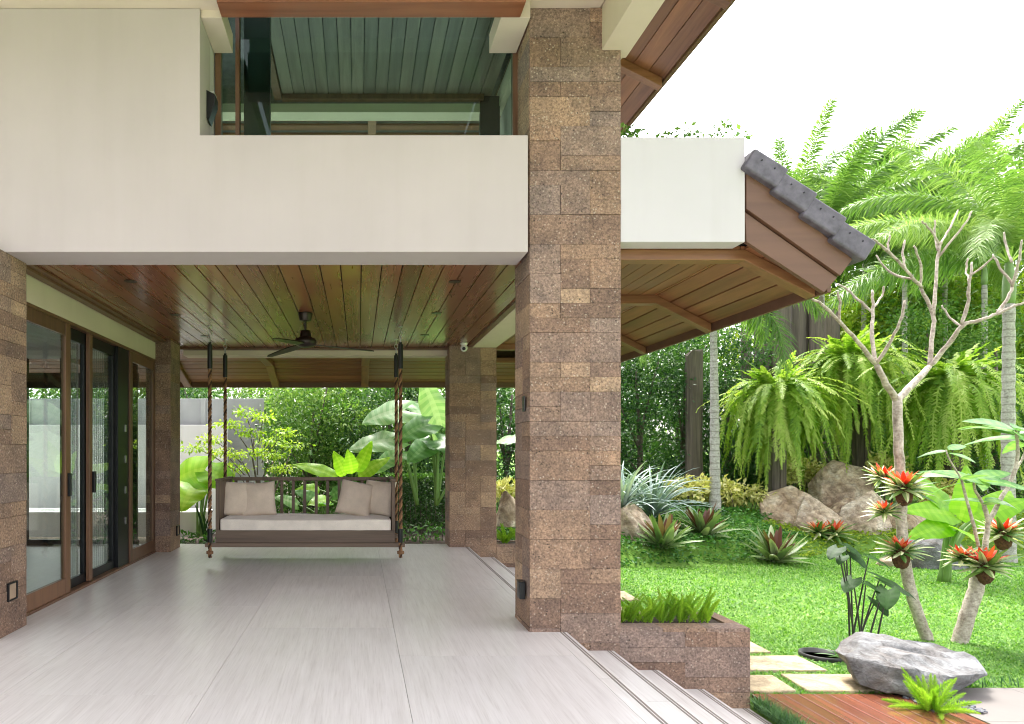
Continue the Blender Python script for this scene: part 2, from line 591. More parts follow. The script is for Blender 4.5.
G['tree'] = leaf_mat('tree_leaf', (0.045, 0.12, 0.024), (0.11, 0.25, 0.05), 0.4, 0.42, (0.28, 0.42, 0.11))
G['light'] = leaf_mat('lime_leaf', (0.12, 0.25, 0.025), (0.26, 0.42, 0.045), 0.45, 0.45, (0.42, 0.52, 0.08))
G['palm'] = leaf_mat('palm_leaflet', (0.055, 0.14, 0.035), (0.15, 0.28, 0.065), 0.4, 0.4, (0.36, 0.48, 0.18))
G['fern'] = leaf_mat('fern_frond', (0.11, 0.24, 0.028), (0.29, 0.46, 0.055), 0.48, 0.5, (0.52, 0.62, 0.18))
G['foxtail'] = leaf_mat('foxtail_fern', (0.13, 0.30, 0.02), (0.29, 0.50, 0.04), 0.5, 0.5, (0.46, 0.62, 0.10))
G['blue'] = leaf_mat('blue_green_strap', (0.13, 0.21, 0.19), (0.25, 0.35, 0.32), 0.15, 0.4, (0.42, 0.50, 0.46))
G['brom'] = leaf_mat('bromeliad_leaf', (0.07, 0.14, 0.04), (0.22, 0.32, 0.13), 0.2, 0.35, (0.45, 0.52, 0.32))
G['brom_red'] = leaf_mat('bromeliad_red_leaf', (0.13, 0.05, 0.035), (0.20, 0.10, 0.06), 0.2, 0.35, (0.24, 0.19, 0.08))
G['vari'] = leaf_mat('striped_leaf', (0.06, 0.17, 0.03), (0.20, 0.30, 0.08), 0.2, 0.4, (0.75, 0.74, 0.48))
G['flower'] = leaf_mat('red_bract', (0.62, 0.035, 0.02), (0.75, 0.10, 0.04), 0.25, 0.4, (0.80, 0.26, 0.12))
G['croton'] = leaf_mat('yellow_variegated_leaf', (0.10, 0.19, 0.03), (0.60, 0.58, 0.18), 0.3, 0.42, (0.80, 0.76, 0.42))
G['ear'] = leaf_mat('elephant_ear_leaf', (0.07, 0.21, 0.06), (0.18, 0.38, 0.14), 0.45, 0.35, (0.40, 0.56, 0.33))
G['ear_light'] = leaf_mat('lit_elephant_ear_leaf', (0.15, 0.38, 0.018), (0.27, 0.54, 0.03), 0.5, 0.4, (0.42, 0.64, 0.08))  # lighter copy of the ear leaf with the lit look put into its colour
G['darkleaf'] = leaf_mat('dark_heart_leaf', (0.012, 0.04, 0.012), (0.035, 0.09, 0.022), 0.2, 0.5, None, 0.12)
G['plumeria'] = leaf_mat('plumeria_leaf', (0.06, 0.18, 0.06), (0.16, 0.32, 0.12), 0.35, 0.3, (0.30, 0.48, 0.15))

# ------------------------------------------------------------------ stone cladding
def pack(nc, nr):
    used = np.zeros((nr, nc), bool)
    out = []
    for r in range(nr):
        for c in range(nc):
            if used[r, c]: continue
            opts = [(1, 1)] * 4 + [(2, 1)] * 4 + [(2, 2)] * 6 + [(1, 2)] * 3
            random.shuffle(opts)
            for w, h in opts + [(1, 1)]:
                if c + w <= nc and r + h <= nr and not used[r:r + h, c:c + w].any():
                    used[r:r + h, c:c + w] = True
                    out.append((c, r, w, h))
                    break
    return out


def clad(mb, x0, x1, y0, y1, z0, z1, faces='flrb'):
    """stone tiles on the vertical faces of a box, each tile with its own tint and a slight step"""
    g = 0.0015
    for fc in faces:
        a0, a1 = (x0, x1) if fc in 'fb' else (y0, y1)
        nc = max(1, round((a1 - a0) / 0.25))
        nr = max(1, round((z1 - z0) / 0.122))
        cw, chh = (a1 - a0) / nc, (z1 - z0) / nr
        for c, r, w, h in pack(nc, nr):
            p0, p1 = a0 + c * cw + g, a0 + (c + w) * cw - g
            q0, q1 = z0 + r * chh + g, z0 + (r + h) * chh - g
            d = random.uniform(0.009, 0.017)
            e = 0.010
            if fc in 'fb':
                if c == 0: p0 = a0 - e
                if c + w == nc: p1 = a1 + e
            t = min(1, max(0, random.betavariate(1.6, 1.6)))
            if fc == 'f': mb.box(p0, p1, y0 - d, y0 + 0.004, q0, q1, t)
            if fc == 'b': mb.box(p0, p1, y1 - 0.004, y1 + d, q0, q1, t)
            if fc == 'l': mb.box(x0 - d, x0 + 0.004, p0, p1, q0, q1, t)
            if fc == 'r': mb.box(x1 - 0.004, x1 + d, p0, p1, q0, q1, t)


def stone_block(name, parent, x0, x1, y0, y1, z0, z1, faces='flrb', top=None):
    mb = MB()
    mb.box(x0, x1, y0, y1, z0, z1, 0.1)
    clad(mb, x0, x1, y0, y1, z0, z1, faces)
    if top is not None:
        n = max(1, round((x1 - x0) / 0.35))
        for i in range(n):
            a = x0 - 0.012 + (x1 - x0 + 0.024) * i / n
            b = x0 - 0.012 + (x1 - x0 + 0.024) * (i + 1) / n
            mb.box(a + 0.001, b - 0.001, y0 - 0.012, y0 + top, z1 + 0.0, z1 + 0.03, random.uniform(0.4, 0.75))
            mb.box(a + 0.001, b - 0.001, y1 - 0.08, y1 + 0.012, z1 + 0.0, z1 + 0.03, random.uniform(0.4, 0.75))
        mb.box(x0 - 0.012, x0 + 0.08, y0 + top + 0.001, y1 - 0.081, z1, z1 + 0.03, 0.5)
        mb.box(x1 - 0.10, x1 + 0.012, y0 + top + 0.001, y1 - 0.081, z1, z1 + 0.03, 0.6)
    return mb.build(name, M['stone'], parent)


# ------------------------------------------------------------------ ground, lawn, terrace, steps
GZ = -0.62


def smooth01(t): 
    t = np.clip(t, 0, 1)
    return t * t * (3 - 2 * t)


def mound_edge(X):
    """front edge (distance) of the planted bank beyond the lawn"""
    return np.interp(X, [-6, 1.5, 3.5, 4.75, 7.25, 9.8, 11.0, 12.5, 16, 30],
                        [12.4, 12.2, 12.2, 12.4, 12.8, 14.0, 14.2, 13.2, 12.0, 12.0])


def ground_h(X, Y):
    X = np.asarray(X, float)
    Y = np.asarray(Y, float)
    bank = smooth01((Y - mound_edge(X)) / 2.8) * 0.49 + smooth01((Y - mound_edge(X)) / 0.4) * 0.27
    rear = np.where((X < 3.4), (smooth01((Y - 11.6) / 0.8) - 0.75 * smooth01((Y - 13.2) / 0.6)) * 0.46, 0) * smooth01((3.4 - X) / 1.0)
    side = np.zeros_like(X)
    return GZ + np.maximum(bank * smooth01((X - 2.0) / 1.6), np.maximum(rear, side))


t_ = NT('lawn_soil_and_grass')
v_ = t_.mapping()
c_ = t_.ramp(t_.noise(v_, 3.5, 8, 0.7), [(0.3, (0.10, 0.20, 0.025)), (0.6, (0.17, 0.34, 0.04)), (0.8, (0.22, 0.40, 0.06))])
sx_ = t_.node('ShaderNodeSeparateXYZ'); t_.link(t_.tc.outputs['Object'], sx_.inputs[0])
bed_ = t_.math('MULTIPLY', t_.math('GREATER_THAN', sx_.outputs['Y'], 11.3), t_.math('LESS_THAN', sx_.outputs['X'], 3.0))
c_ = t_.mix(c_, t_.ramp(t_.noise(v_, 14, 5), [(0.3, (0.05, 0.037, 0.025)), (0.7, (0.12, 0.09, 0.062))]), bed_)
t_.color(c_); t_.rough(0.95); t_.bump(t_.noise(v_, 90, 4), 0.8, 0.03)
M['ground'] = t_.m
xs = np.concatenate([np.linspace(-900, -30, 12), np.linspace(-26, -6, 21), np.arange(-5, 26, 0.4), np.linspace(27, 60, 12), np.linspace(80, 900, 10)])
ys = np.concatenate([np.linspace(-900, -12, 12), np.linspace(-9, 3, 8), np.arange(4, 24, 0.4), np.linspace(25, 60, 12), np.linspace(80, 1500, 12)])
XX, YY = np.meshgrid(xs, ys)
ZZ = ground_h(XX, YY)
under = (XX < 3.1) & (YY < 11.4) & (XX > -30)
ZZ = np.where(under, -0.75, ZZ)
nx, ny = len(xs), len(ys)
idx = np.arange(nx * ny).reshape(ny, nx)
Q = np.stack([idx[:-1, :-1], idx[:-1, 1:], idx[1:, 1:], idx[1:, :-1]], -1).reshape(-1, 4)
tag(link_mesh('ground', np_mesh('ground', np.stack([XX, YY, ZZ], -1), Q, smooth=True), M['ground']), kind='structure')

# terrace: slabs with fine joints over a dark bed
TREADS = [(1.726, 0.0), (2.113, -0.153), (2.485, -0.314), (2.862, -0.472), (3.235, -0.632)]
terr = MB()
terr_y1 = 11.03
joints_x = [-9.7, -8.45, -7.2, -5.95, -4.7, -3.45, -2.2, -0.95, 0.30, 1.585]
for i in range(len(joints_x) - 1):
    off = 0.8 * (i % 3)
    y = -3.0 - off
    while y < terr_y1:
        y2 = y + 2.4
        ya, yb = max(y, -3.0) + 0.0012, min(y2, terr_y1) - 0.0012
        if yb > ya:
            terr.box(joints_x[i] + 0.0013, joints_x[i + 1] - 0.0013, ya, yb, -0.03, 0.0, random.random())
        y = y2
y = -3.0
while y < terr_y1:                                        # nosing strip
    yb = min(y + 1.25, terr_y1)
    terr.box(1.5863, 1.726, y + 0.001, yb - 0.001, -0.03, 0.0, random.random())
    y = yb
tag(terr.build('terrace_floor', M['floor']), kind='structure')
bed = MB()
bed.box(-9.7, 1.70, -3.0, terr_y1 - 0.02, -0.74, -0.034)
tag(bed.build('terrace_base', M['grout']), kind='structure')
st = MB()
for k in range(1, 5):
    xa, xb, z = TREADS[k - 1][0] - 0.05, TREADS[k][0], TREADS[k][1]
    y = -3.0
    while y < 12.0:
        yb = y + 1.25
        st.box(xa, xb, y + 0.001, yb - 0.001, z - 0.035, z, random.random())
        st.box(xa, xb - 0.02, y, yb, z - 0.2, z - 0.036, 0.4)
        y = yb
tag(st.build('steps', M['floor']), kind='structure')
gr = MB()
for k in range(0, 5):
    xb, z = TREADS[k]
    for dx in (0.030, 0.052):
        gr.box(xb - dx - 0.006, xb - dx + 0.006, -3.0, 11.0 if k == 0 else 11.9, z - 0.02, z + 0.0015)
    if k < 4: gr.box(xb - 0.012, xb - 0.002, -3, 11.0, TREADS[k + 1][1], z - 0.036)
tag(gr.build('step_grooves', M['groove']), kind='structure')

m = MB()  # unseen pale paving behind the camera, added to bounce warm light at the facade
for i in range(20):
    for j in range(20):
        x0, y0 = -24 + i * 2.4, -44 + j * 2.05
        m.box(x0 + 0.004, x0 + 2.396, y0 + 0.004, y0 + 2.046, -0.75, -0.70 if x0 < 3 else GZ + 0.02, random.random())
tag(m.build('bounce_paving', M['paving']), kind='structure')

# ------------------------------------------------------------------ house
house = thing('house', 'two storey off white house with brown stone pillars and boarded wooden eaves', 'house')
CZ = 3.14           # underside of the terrace ceiling
BZ = 3.112          # underside of the beams

# pillars
PL = [(1.421, 2.171, 5.656, 6.18, -0.70, 5.17), (1.421, 2.15, 10.65, 11.17, -0.70, CZ + 0.02)]
for x0, x1, y0, y1, z0, z1 in PL:
    stone_block('pillar', house, x0 + 0.01, x1 - 0.01, y0 + 0.01, y1 - 0.01, z0, z1)
stone_block('pillar', house, -3.62, -2.87, 5.36, 5.87, 0.0, BZ)
stone_block('pillar', house, -3.14, -2.80, 10.13, 10.66, 0.0, BZ + 0.03)

# front wall with the balcony parapet (one L-shaped slab)
fw = MB()
fw.prism([(-9.7, BZ), (1.373, BZ), (1.373, 4.06), (-1.284, 4.06), (-1.284, 5.088), (-9.7, 5.088)], 5.53, 5.92)
fw.build('front_wall', M['wall'], house, 0.006)
rv = MB()
rv.box(-1.50, -1.286, 5.921, 6.25, 4.0, 5.09)
rv.build('window_reveal', M['wall_white'], house)
ov = MB()  # its unseen reach towards the camera is lengthened to shade the facade
ov.box(-9.7, -1.10, 2.6, 5.60, 5.09, 5.30)
ov.box(1.315, 2.01, 2.6, 6.2, 5.172, 5.40)
ov.box(-1.099, 1.314, 2.6, 5.34, 5.45, 5.66)
ov.build('roof_overhang', M['cream'], house, 0.01)
hb = MB()
hb.box(-1.09, 1.30, 5.36, 5.50, 5.04, 5.42, 0.5)
hb.box(-1.11, 1.31, 5.33, 5.53, 5.008, 5.038, 0.8)
hb.build('header_beam', M['header'], house, 0.008)
cs = MB()
cs.box(-1.283, -1.115, 5.56, 6.06, 5.03, 5.2)
cs.build('cornice', M['cream'], house, 0.004)
cs = MB()
cs.box(1.16, 1.40, 5.56, 6.06, 5.03, 5.2)
cs.build('cornice', M['cream'], house, 0.004)
cb = MB()
cb.box(2.017, 2.26, 2.6, 5.77, 4.82, 5.45)
cb.box(2.262, 2.35, 5.3, 12.0, 5.0, 6.6)
cb.build('roof_beam', M['cream'], house, 0.006)

# upper window and the room behind it
uw = MB()
uw.box(-1.284, 1.42, 6.10, 6.112, 3.70, 5.5)
uw.build('window', M['glass_up'], house)
for xa, xb in ((-1.275, -1.225), (-1.095, -1.06), (1.375, 1.42)):
    uf = MB()
    uf.box(xa, xb, 6.07, 6.15, 3.72, 5.5)
    uf.build('mullion', M['frame'], house)
ud = MB()
ud.box(-1.06, -0.82, 6.32, 6.40, 3.6, 6.4)
ud.box(1.68, 1.95, 9.42, 9.50, 3.6, 6.4)
ud.build('sliding_screen', M['black'], house)
uc = MB()
x = -1.05
while x < 1.70:
    uc.box(x + 0.005, x + 0.155, 6.2, 9.42, 6.40, 6.43, random.random())
    x += 0.16
uc.build('upper_ceiling', M['ceil_up'], house)
ub = MB()
ub.box(-2.9, 1.92, 9.45, 9.7, 6.19, 6.31)
ub.box(1.94, 2.22, 6.25, 9.7, 6.26, 6.5)
ub.build('upper_beam', M['cream'], house)
ut = MB()
ut.box(-1.05, 1.72, 9.36, 9.44, 6.33, 6.42)
ut.box(-1.16, -1.06, 6.3, 9.44, 6.35, 6.45)
ut.build('ceiling_trim', M['frame'], house)
us = MB()
for k in range(9):
    a = k / 9
    us.box(-5.0, 1.98, 9.75 + a * 1.5, 9.75 + (a + 0.104) * 1.5, 6.42 - a * 0.5, 6.45 - a * 0.5, random.random())
us.build('upper_soffit', M['soffit_x'], house)
ur = MB()
for xx in (-3.4, -1.6, 0.2, 2.0):
    ur.prism([(9.72, 6.36), (11.3, 5.84), (11.3, 5.92), (9.72, 6.44)], xx - 0.06, xx + 0.06, 'x', random.random())
ur.build('upper_rafter', M['rafter'], house)
uwall = MB()
uwall.box(-4.0, -3.9, 6.2, 9.4, 3.6, 6.5)
uwall.box(-4.0, -1.52, 5.925, 6.05, 4.0, 6.6)
uwall.box(2.02, 2.25, 6.30, 9.8, 3.62, 6.25)
uwall.build('upper_wall', M['wall'], house)
uslab = MB()
uslab.box(-9.7, 2.98, 5.95, 11.2, 3.46, 3.6)
uslab.build('upper_floor', M['pale_floor'], house)
utop = MB()
utop.prism([(-9.7, 6.62), (2.0, 6.72), (3.62, 5.99), (3.62, 6.10), (2.0, 6.86), (-9.7, 6.95)], 3.6, 11.6)
utop.build('roof', M['tile'], house)

# right-hand upper eave: sloping boards and rafters
ue = MB()
nb = 9
for k in range(nb):
    a, b = k / nb, (k + 0.955) / nb
    xa, xb = 3.60 - a * 1.6, 3.60 - b * 1.6
    za, zb = 5.90 + a * 0.8, 5.90 + b * 0.8
    ue.prism([(xa, za), (xb, zb), (xb, zb + 0.025), (xa, za + 0.025)], 3.6, 11.6, 'y', random.random())
ue.build('upper_eave_soffit', M['soffit_y'], house)
for yy in (5.05, 6.55, 8.05, 9.55, 11.05):
    m = MB()
    m.prism([(3.58, 5.80), (2.0, 6.59), (2.0, 6.69), (3.58, 5.905)], yy, yy + 0.11, 'y', random.random())
    m.build('rafter', M['rafter'], house, 0.006)
m = MB()
m.prism([(3.60, 5.86), (3.65, 5.86), (3.65, 6.12), (3.60, 6.12)], 3.6, 11.6)
m.build('fascia', M['rake'], house)

# terrace ceiling
ce = MB()
x = -2.92
while x < 1.74:
    w = 0.184
    ce.box(x + 0.0045, min(x + w - 0.0045, 1.74), 5.93, 10.86, CZ, CZ + 0.025, random.random())
    x += w
ce.build('ceiling', M['ceil'], house, 0.003)
m = MB()
m.box(-2.95, 1.76, 5.925, 10.9, CZ + 0.027, CZ + 0.05)
m.build('ceiling_backing', M['dark'], house)
m = MB()
m.box(-2.99, -2.90, 5.93, 10.12, CZ - 0.045, CZ + 0.02, 0.4)
m.box(-2.90, -2.84, 5.93, 10.85, CZ - 0.02, CZ - 0.001, 0.6)
m.box(1.70, 1.773, 6.2, 10.64, CZ - 0.025, CZ + 0.02, 0.3)
m.box(-2.83, 1.70, 10.80, 10.897, CZ - 0.035, CZ - 0.001, 0.2)
m.build('cornice_trim', M['frame'], house, 0.004)
m = MB()
m.box(1.774, 2.15, 6.19, 10.64, BZ, 3.44)
m.build('side_beam', M['cream'], house, 0.005)
m = MB()
m.box(-2.80, 1.42, 10.90, 11.2, 3.025, 3.44)
m.box(-9.7, -3.51, 10.90, 11.2, 3.025, 3.44)
m.build('rear_beam', M['cream'], house, 0.005)
m = MB()
m.box(-3.09, -3.01, 5.88, 10.12, 2.856, 3.44)
m.build('door_lintel', M['cream'], house, 0.004)

# right balcony parapet and the eave below it
bp = MB()
bp.box(2.173, 3.205, 5.66, 5.85, 3.232, 4.103)
bp.box(3.02, 3.205, 5.852, 13.0, 3.30, 4.103)
bp.build('balcony_parapet', M['wall_white'], house, 0.006)
fl = MB()
x = 1.9
while x < 3.30:
    fl.box(x + 0.004, min(x + 0.15, 3.32), 5.87, 13.1, 3.238, 3.26, random.random())
    x += 0.154
for k in range(4):
    a, b = k / 4 + 0.012, (k + 1) / 4 - 0.012
    fl.prism([(3.32 + 0.62 * a, 3.238 - 0.315 * a), (3.32 + 0.62 * b, 3.238 - 0.315 * b),
              (3.32 + 0.62 * b, 3.26 - 0.315 * b), (3.32 + 0.62 * a, 3.26 - 0.315 * a)], 5.74, 14.0, 'y', random.random())
fl.build('eave_soffit', M['soffit_y'], house)
m = MB()
m.prism([(1.9, 3.27), (3.33, 3.27), (3.97, 2.945), (3.97, 2.965), (3.33, 3.29), (1.9, 3.29)], 5.86, 14.0)
m.build('soffit_backing', M['dark'], house)
for yy in (5.87, 7.60, 9.33, 11.06, 12.7):
    m = MB()
    m.prism([(2.16, 3.142), (3.32, 3.142), (3.93, 2.832), (3.93, 2.922), (3.32, 3.237), (2.16, 3.237)], yy, yy + 0.13, 'y', random.random())
    m.build('rafter', M['rafter'], house, 0.006)
m = MB()
m.box(3.94, 3.975, 5.74, 14.2, 2.835, 3.02)
m.build('fascia', M['rake'], house, 0.004)
Y0 = 5.66
def xz(x, y, Y=Y0): 
    p = at(x, y, Y)
    return (p.x, p.z)
m = MB()
m.prism([xz(748.6, 240.5), xz(826.7, 291.6), xz(840.0, 276.5), xz(747, 210.5)], 5.69, 5.735)
m.build('rake_board', M['rake'], house, 0.004)
m = MB()
m.prism([xz(746.8, 208.5), xz(840.8, 275.5), xz(853, 259), xz(746.8, 168)], 5.665, 5.735)
m.build('rake_board', M['rake'], house, 0.004)
# roof tiles: stepped courses with the verge tile of each course as a part
A, B = Vector((*xz(746.8, 160),)), Vector((*xz(863, 256),))
dirv = (B - A)
L = dirv.length
ang = math.atan2(dirv.y, dirv.x)
cN = 4
crs = MB()
for k in range(cN):
    p = A + dirv * (k / cN)
    q = A + dirv * ((k + 1.0) / cN)
    nrm = Vector((-dirv.y, dirv.x)).normalized()
    if nrm.y < 0: nrm = -nrm
    pts = [p - nrm * 0.05, q - nrm * 0.02, q + nrm * 0.055, p + nrm * 0.012]
    crs.prism([(v.x, v.y) for v in pts], 5.88, 14.0, 'y', 0.5)
crs.build('roof_slope', M['tile'], house)
for k in range(cN):
    p = A + dirv * ((k + 0.5) / cN)
    nrm = Vector((-dirv.y, dirv.x)).normalized()
    if nrm.y < 0: nrm = -nrm
    c = p + nrm * 0.015
    mtx = Matrix.Translation((c.x, 0, c.y)) @ Matrix.Rotation(-ang - R(7), 4, 'Y')
    m = MB()
    hl = L / cN * 0.53
    m.box(-hl, hl, 5.60, 5.90, -0.092, 0.092, 0.5, mtx)
    v = m.build('roof_tile', M['tile'], house, 0.02)
    v.modifiers['bevel'].segments = 4
    m = MB()
    for dx in (-0.4, 0.35):
        cc = mtx @ Vector((dx * hl, 5.599, 0.03))
        m.tube([cc + Vector((0, 0.004, 0)), cc - Vector((0, 0.004, 0))], 0.0065, 8)
    m.build('nail', M['black'], v)

# rear eave
re_ = MB()
n = 8
for k in range(n):
    ya, yb = 11.2 + 2.0 * k / n, 11.2 + 2.0 * (k + 0.97) / n
    re_.box(-9.7, 3.3, ya, yb, 3.238, 3.26, random.random())
for k in range(6):
    a, b = k / 6 + 0.01, (k + 1) / 6 - 0.01
    re_.prism([(13.2 + a, 3.238 - 0.315 * a), (13.2 + b, 3.238 - 0.315 * b), (13.2 + b, 3.26 - 0.315 * b), (13.2 + a, 3.26 - 0.315 * a)],
              -9.7, 3.9, 'x', random.random())
re_.build('eave_soffit', M['soffit_x'], house)
m = MB()
m.prism([(11.2, 3.27), (13.2, 3.27), (14.25, 2.94), (14.25, 3.0), (11.2, 3.9)], -9.7, 3.9, 'x')
m.build('roof_slope', M['tile'], house)
M['rafter_y'] = wood('stained_rafter_wood_along', (0.17, 0.072, 0.033), (0.34, 0.165, 0.08), 'y', 0.38, 10)
for xx in (-7.27, -5.4, -3.55, -1.72, 0.13, 1.98):
    m = MB()
    m.prism([(11.21, 3.142), (13.2, 3.142), (14.19, 2.832), (14.19, 2.922), (13.2, 3.237), (11.21, 3.237)], xx - 0.075, xx + 0.075, 'x', random.random())
    m.build('rafter', M['rafter_y'], house, 0.006)
m = MB()
m.box(-9.7, 3.9, 14.20, 14.24, 2.82, 3.02)
m.build('fascia', M['rake'], house, 0.004)

# recessed ceiling lamps
for px, py in ((-2.2, 6.59), (-2.2, 8.2), (-2.2, 9.75), (0.93, 6.6), (0.93, 8.11), (0.93, 9.65)):
    m = MB()
    m.lathe([(0.062, -0.004), (0.062, 0.0), (0.048, 0.0)], 20, (px, py, CZ - 0.001))
    m.build('ceiling_lamp', M['fan'], house)

# sliding doors
XD = -3.01
def door_panel(y0, y1, xc, mat, glassmat, name='sliding_door', st=0.09, bot=0.16, top=0.13, thick=0.05, z0=0.03, z1=2.82):
    fr = MB()
    fr.box(xc - thick, xc, y0, y0 + st, z0, z1, random.random())
    fr.box(xc - thick, xc, y1 - st, y1, z0, z1, random.random())
    fr.box(xc - thick + 0.001, xc - 0.001, y0 + st, y1 - st, z0, z0 + bot, random.random())
    fr.box(xc - thick + 0.001, xc - 0.001, y0 + st, y1 - st, z1 - top, z1, random.random())
    d = fr.build(name, mat, house, 0.004)
    g = MB()
    g.box(xc - thick / 2 - 0.004, xc - thick / 2 + 0.004, y0 + st - 0.01, y1 - st + 0.01, z0 + bot - 0.01, z1 - top + 0.01)
    g.build('pane', glassmat, d)
    return d
fm = MB()
fm.box(XD - 0.14, XD + 0.004, 5.88, 10.12, 2.822, 2.855, 0.5)
fm.build('door_head', M['frame'], house, 0.004)
fm = MB()
fm.box(XD - 0.14, XD + 0.012, 5.88, 10.12, 0.0, 0.03, 0.4)
fm.build('door_sill', M['frame'], house, 0.004)
d1 = door_panel(5.90, 7.14, XD, M['frame'], M['glass'], st=0.12)
M['screen'] = None
d2 = door_panel(7.145, 7.70, XD - 0.06, M['black'], M['glass'], st=0.06, bot=0.10)
d3 = door_panel(7.705, 8.60, XD - 0.06, M['black'], M['glass'], st=0.06, bot=0.10)
m = MB()
m.box(XD - 0.05, XD - 0.008, 7.66, 7.75, 0.04, 2.82, 0.6)
m.build('stile', M['frame'], house, 0.004)
m = MB()
m.box(XD - 0.20, XD - 0.02, 8.605, 9.00, 0.03, 2.82)
m.build('door_jamb', M['black'], house)
d4 = door_panel(9.005, 10.115, XD, M['frame'], M['glass'], name='fixed_window', st=0.10)
for d, yy in ((d1, 7.08), (d3, 7.74)):
    m = MB()
    m.box(XD - 0.004, XD + 0.03, yy - 0.02, yy + 0.02, 1.03, 1.27)
    m.build('handle', M['black'], d, 0.006)
m = MB()
for zz in (0.55, 0.95, 1.35, 1.75):
    m.box(XD - 0.019, XD - 0.010, 8.86, 8.90, zz, zz + 0.09)
m.build('latch', M['steel'], house)
# room behind the doors
m = MB()
m.box(-9.7, -9.6, 5.93, 11.0, 0.0, 3.2)
m.box(-9.6, -3.63, 5.925, 6.0, 0.0, 3.2)
m.box(-9.6, -3.1, 5.93, 11.0, 2.98, 3.08)
m.build('room_wall', M['wall_white'], house)
m = MB()
for xx in (-9.55, -7.9, -6.5, -5.30, -4.70, -3.56):
    m.box(xx - 0.04, xx + 0.04, 10.84, 10.90, 0.0, 2.97)
m.box(-9.6, -3.5, 10.845, 10.895, 0.0, 0.09)
m.box(-9.6, -3.5, 10.845, 10.895, 2.50, 2.74)
m.build('rear_window_frame', M['black'], house)
t_ = NT('sheer_screen')
t_.n.remove(t_.p)
df = t_.node('ShaderNodeBsdfDiffuse')
tl = t_.node('ShaderNodeBsdfTranslucent')
trn = t_.node('ShaderNodeBsdfTransparent')
nz = t_.noise(t_.mapping((1, 16, 0.15)), 3.0, 6, 0.7)
cc = t_.ramp(nz, [(0.3, (0.28, 0.29, 0.29)), (0.7, (0.62, 0.63, 0.62))])
t_.link(cc, df.inputs['Color']); t_.link(cc, tl.inputs['Color'])
m1 = t_.node('ShaderNodeMixShader'); m1.inputs[0].default_value = 0.6
t_.link(df.outputs[0], m1.inputs[1]); t_.link(tl.outputs[0], m1.inputs[2])
m2 = t_.node('ShaderNodeMixShader'); m2.inputs[0].default_value = 0.36
t_.link(trn.outputs[0], m2.inputs[1]); t_.link(m1.outputs[0], m2.inputs[2])
t_.link(m2.outputs[0], t_.out.inputs['Surface'])
for d, ya, yb in ((d2, 7.2, 7.65), (d3, 7.76, 8.54)):
    nseg = 40
    V, Fs = [], []
    for i in range(nseg + 1):
        yy = ya + (yb - ya) * i / nseg
        xx = XD - 0.13 + 0.012 * math.sin(i * 1.9)
        V += [(xx, yy, 0.06), (xx, yy, 2.8)]
        if i: Fs.append((2 * i - 2, 2 * i, 2 * i + 1, 2 * i - 1))
    m = MB(); m.add(V, Fs); m.build('insect_screen', t_.m, d, smooth=True)


# ------------------------------------------------------------------ lamps on the stonework, camera
def wall_light(loc, face, label, s=0.075, group='square step lights on the stone pillars'):
    t = thing('wall_light', label, 'wall light', loc, 0, group)
    n = {'r': Vector((1, 0, 0)), 'l': Vector((-1, 0, 0))}[face]
    m = MB()
    d = 0.022 * n.x
    xa, xb = sorted((0.0, d))
    e = 0.013
    m.box(xa, xb, -s, s, s - e, s); m.box(xa, xb, -s, s, -s, -s + e)
    m.box(xa, xb, -s, -s + e, -s + e, s - e); m.box(xa, xb, s - e, s, -s + e, s - e)
    m.build('frame', M['black'], t, 0.002)
    m = MB()
    xa, xb = sorted((0.0, d * 0.5))
    m.box(xa, xb, -s + e, s - e, -s + e, s - e)
    m.build('face', M['lamp_face'], t)
wall_light(at(11, 591, 5.62) * 1.0 + Vector((0.0, 0, 0)), 'r', 'square black framed step light low on the stone pillar left of the glass doors')
wall_light(Vector((-2.786, 10.5, 0.28)), 'r', 'square black framed step light low on the rear stone pillar beside the fixed window')
t = thing('wall_light', 'black box step light on the shaded side of the tall front pillar', 'wall light', (1.408, 5.80, 0.32), 0, 'square step lights on the stone pillars')
m = MB(); m.box(-0.05, 0.0, -0.05, 0.05, -0.07, 0.07); m.build('housing', M['black'], t, 0.006)
m = MB(); m.box(-0.055, -0.004, -0.056, 0.056, 0.071, 0.08); m.build('hood', M['black'], t, 0.002)
t = thing('wall_light', 'black wedge sconce on the white reveal beside the upper window', 'wall light', (-1.285, 5.82, 4.42))
m = MB(); m.prism([(0, -0.11), (0.02, -0.13), (0.075, 0.02), (0.075, 0.09), (0, 0.13)], -0.06, 0.06); m.build('housing', M['black'], t, 0.004)
m = MB(); m.box(0.01, 0.066, -0.05, 0.05, 0.112, 0.118); m.build('lens', M['white_plastic'], t)
for loc, lab in (((1.408, 5.79, 1.90), 'small dark junction plate at head height on the shaded side of the front pillar'),):
    t = thing('socket_plate', lab, 'plate', loc)
    m = MB(); m.box(-0.012, 0, -0.035, 0.035, -0.065, 0.065); m.build('cover', M['pot'], t, 0.003)
t = thing('security_camera', 'small white dome camera under the ceiling beside the rear pillar', 'camera', (1.60, 10.35, CZ - 0.022))
m = MB(); m.lathe([(0.055, 0.02), (0.055, 0.0), (0.04, -0.01)], 16); m.build('mount', M['white_plastic'], t)
m = MB(); m.lathe([(0.035, -0.008), (0.05, -0.03), (0.055, -0.06), (0.045, -0.09), (0.02, -0.11)], 16); m.build('housing', M['white_plastic'], t, smooth=True)
m = MB(); m.tube([(-0.01, -0.045, -0.07), (-0.012, -0.062, -0.075)], 0.026, 12); m.build('lens', M['black'], t)

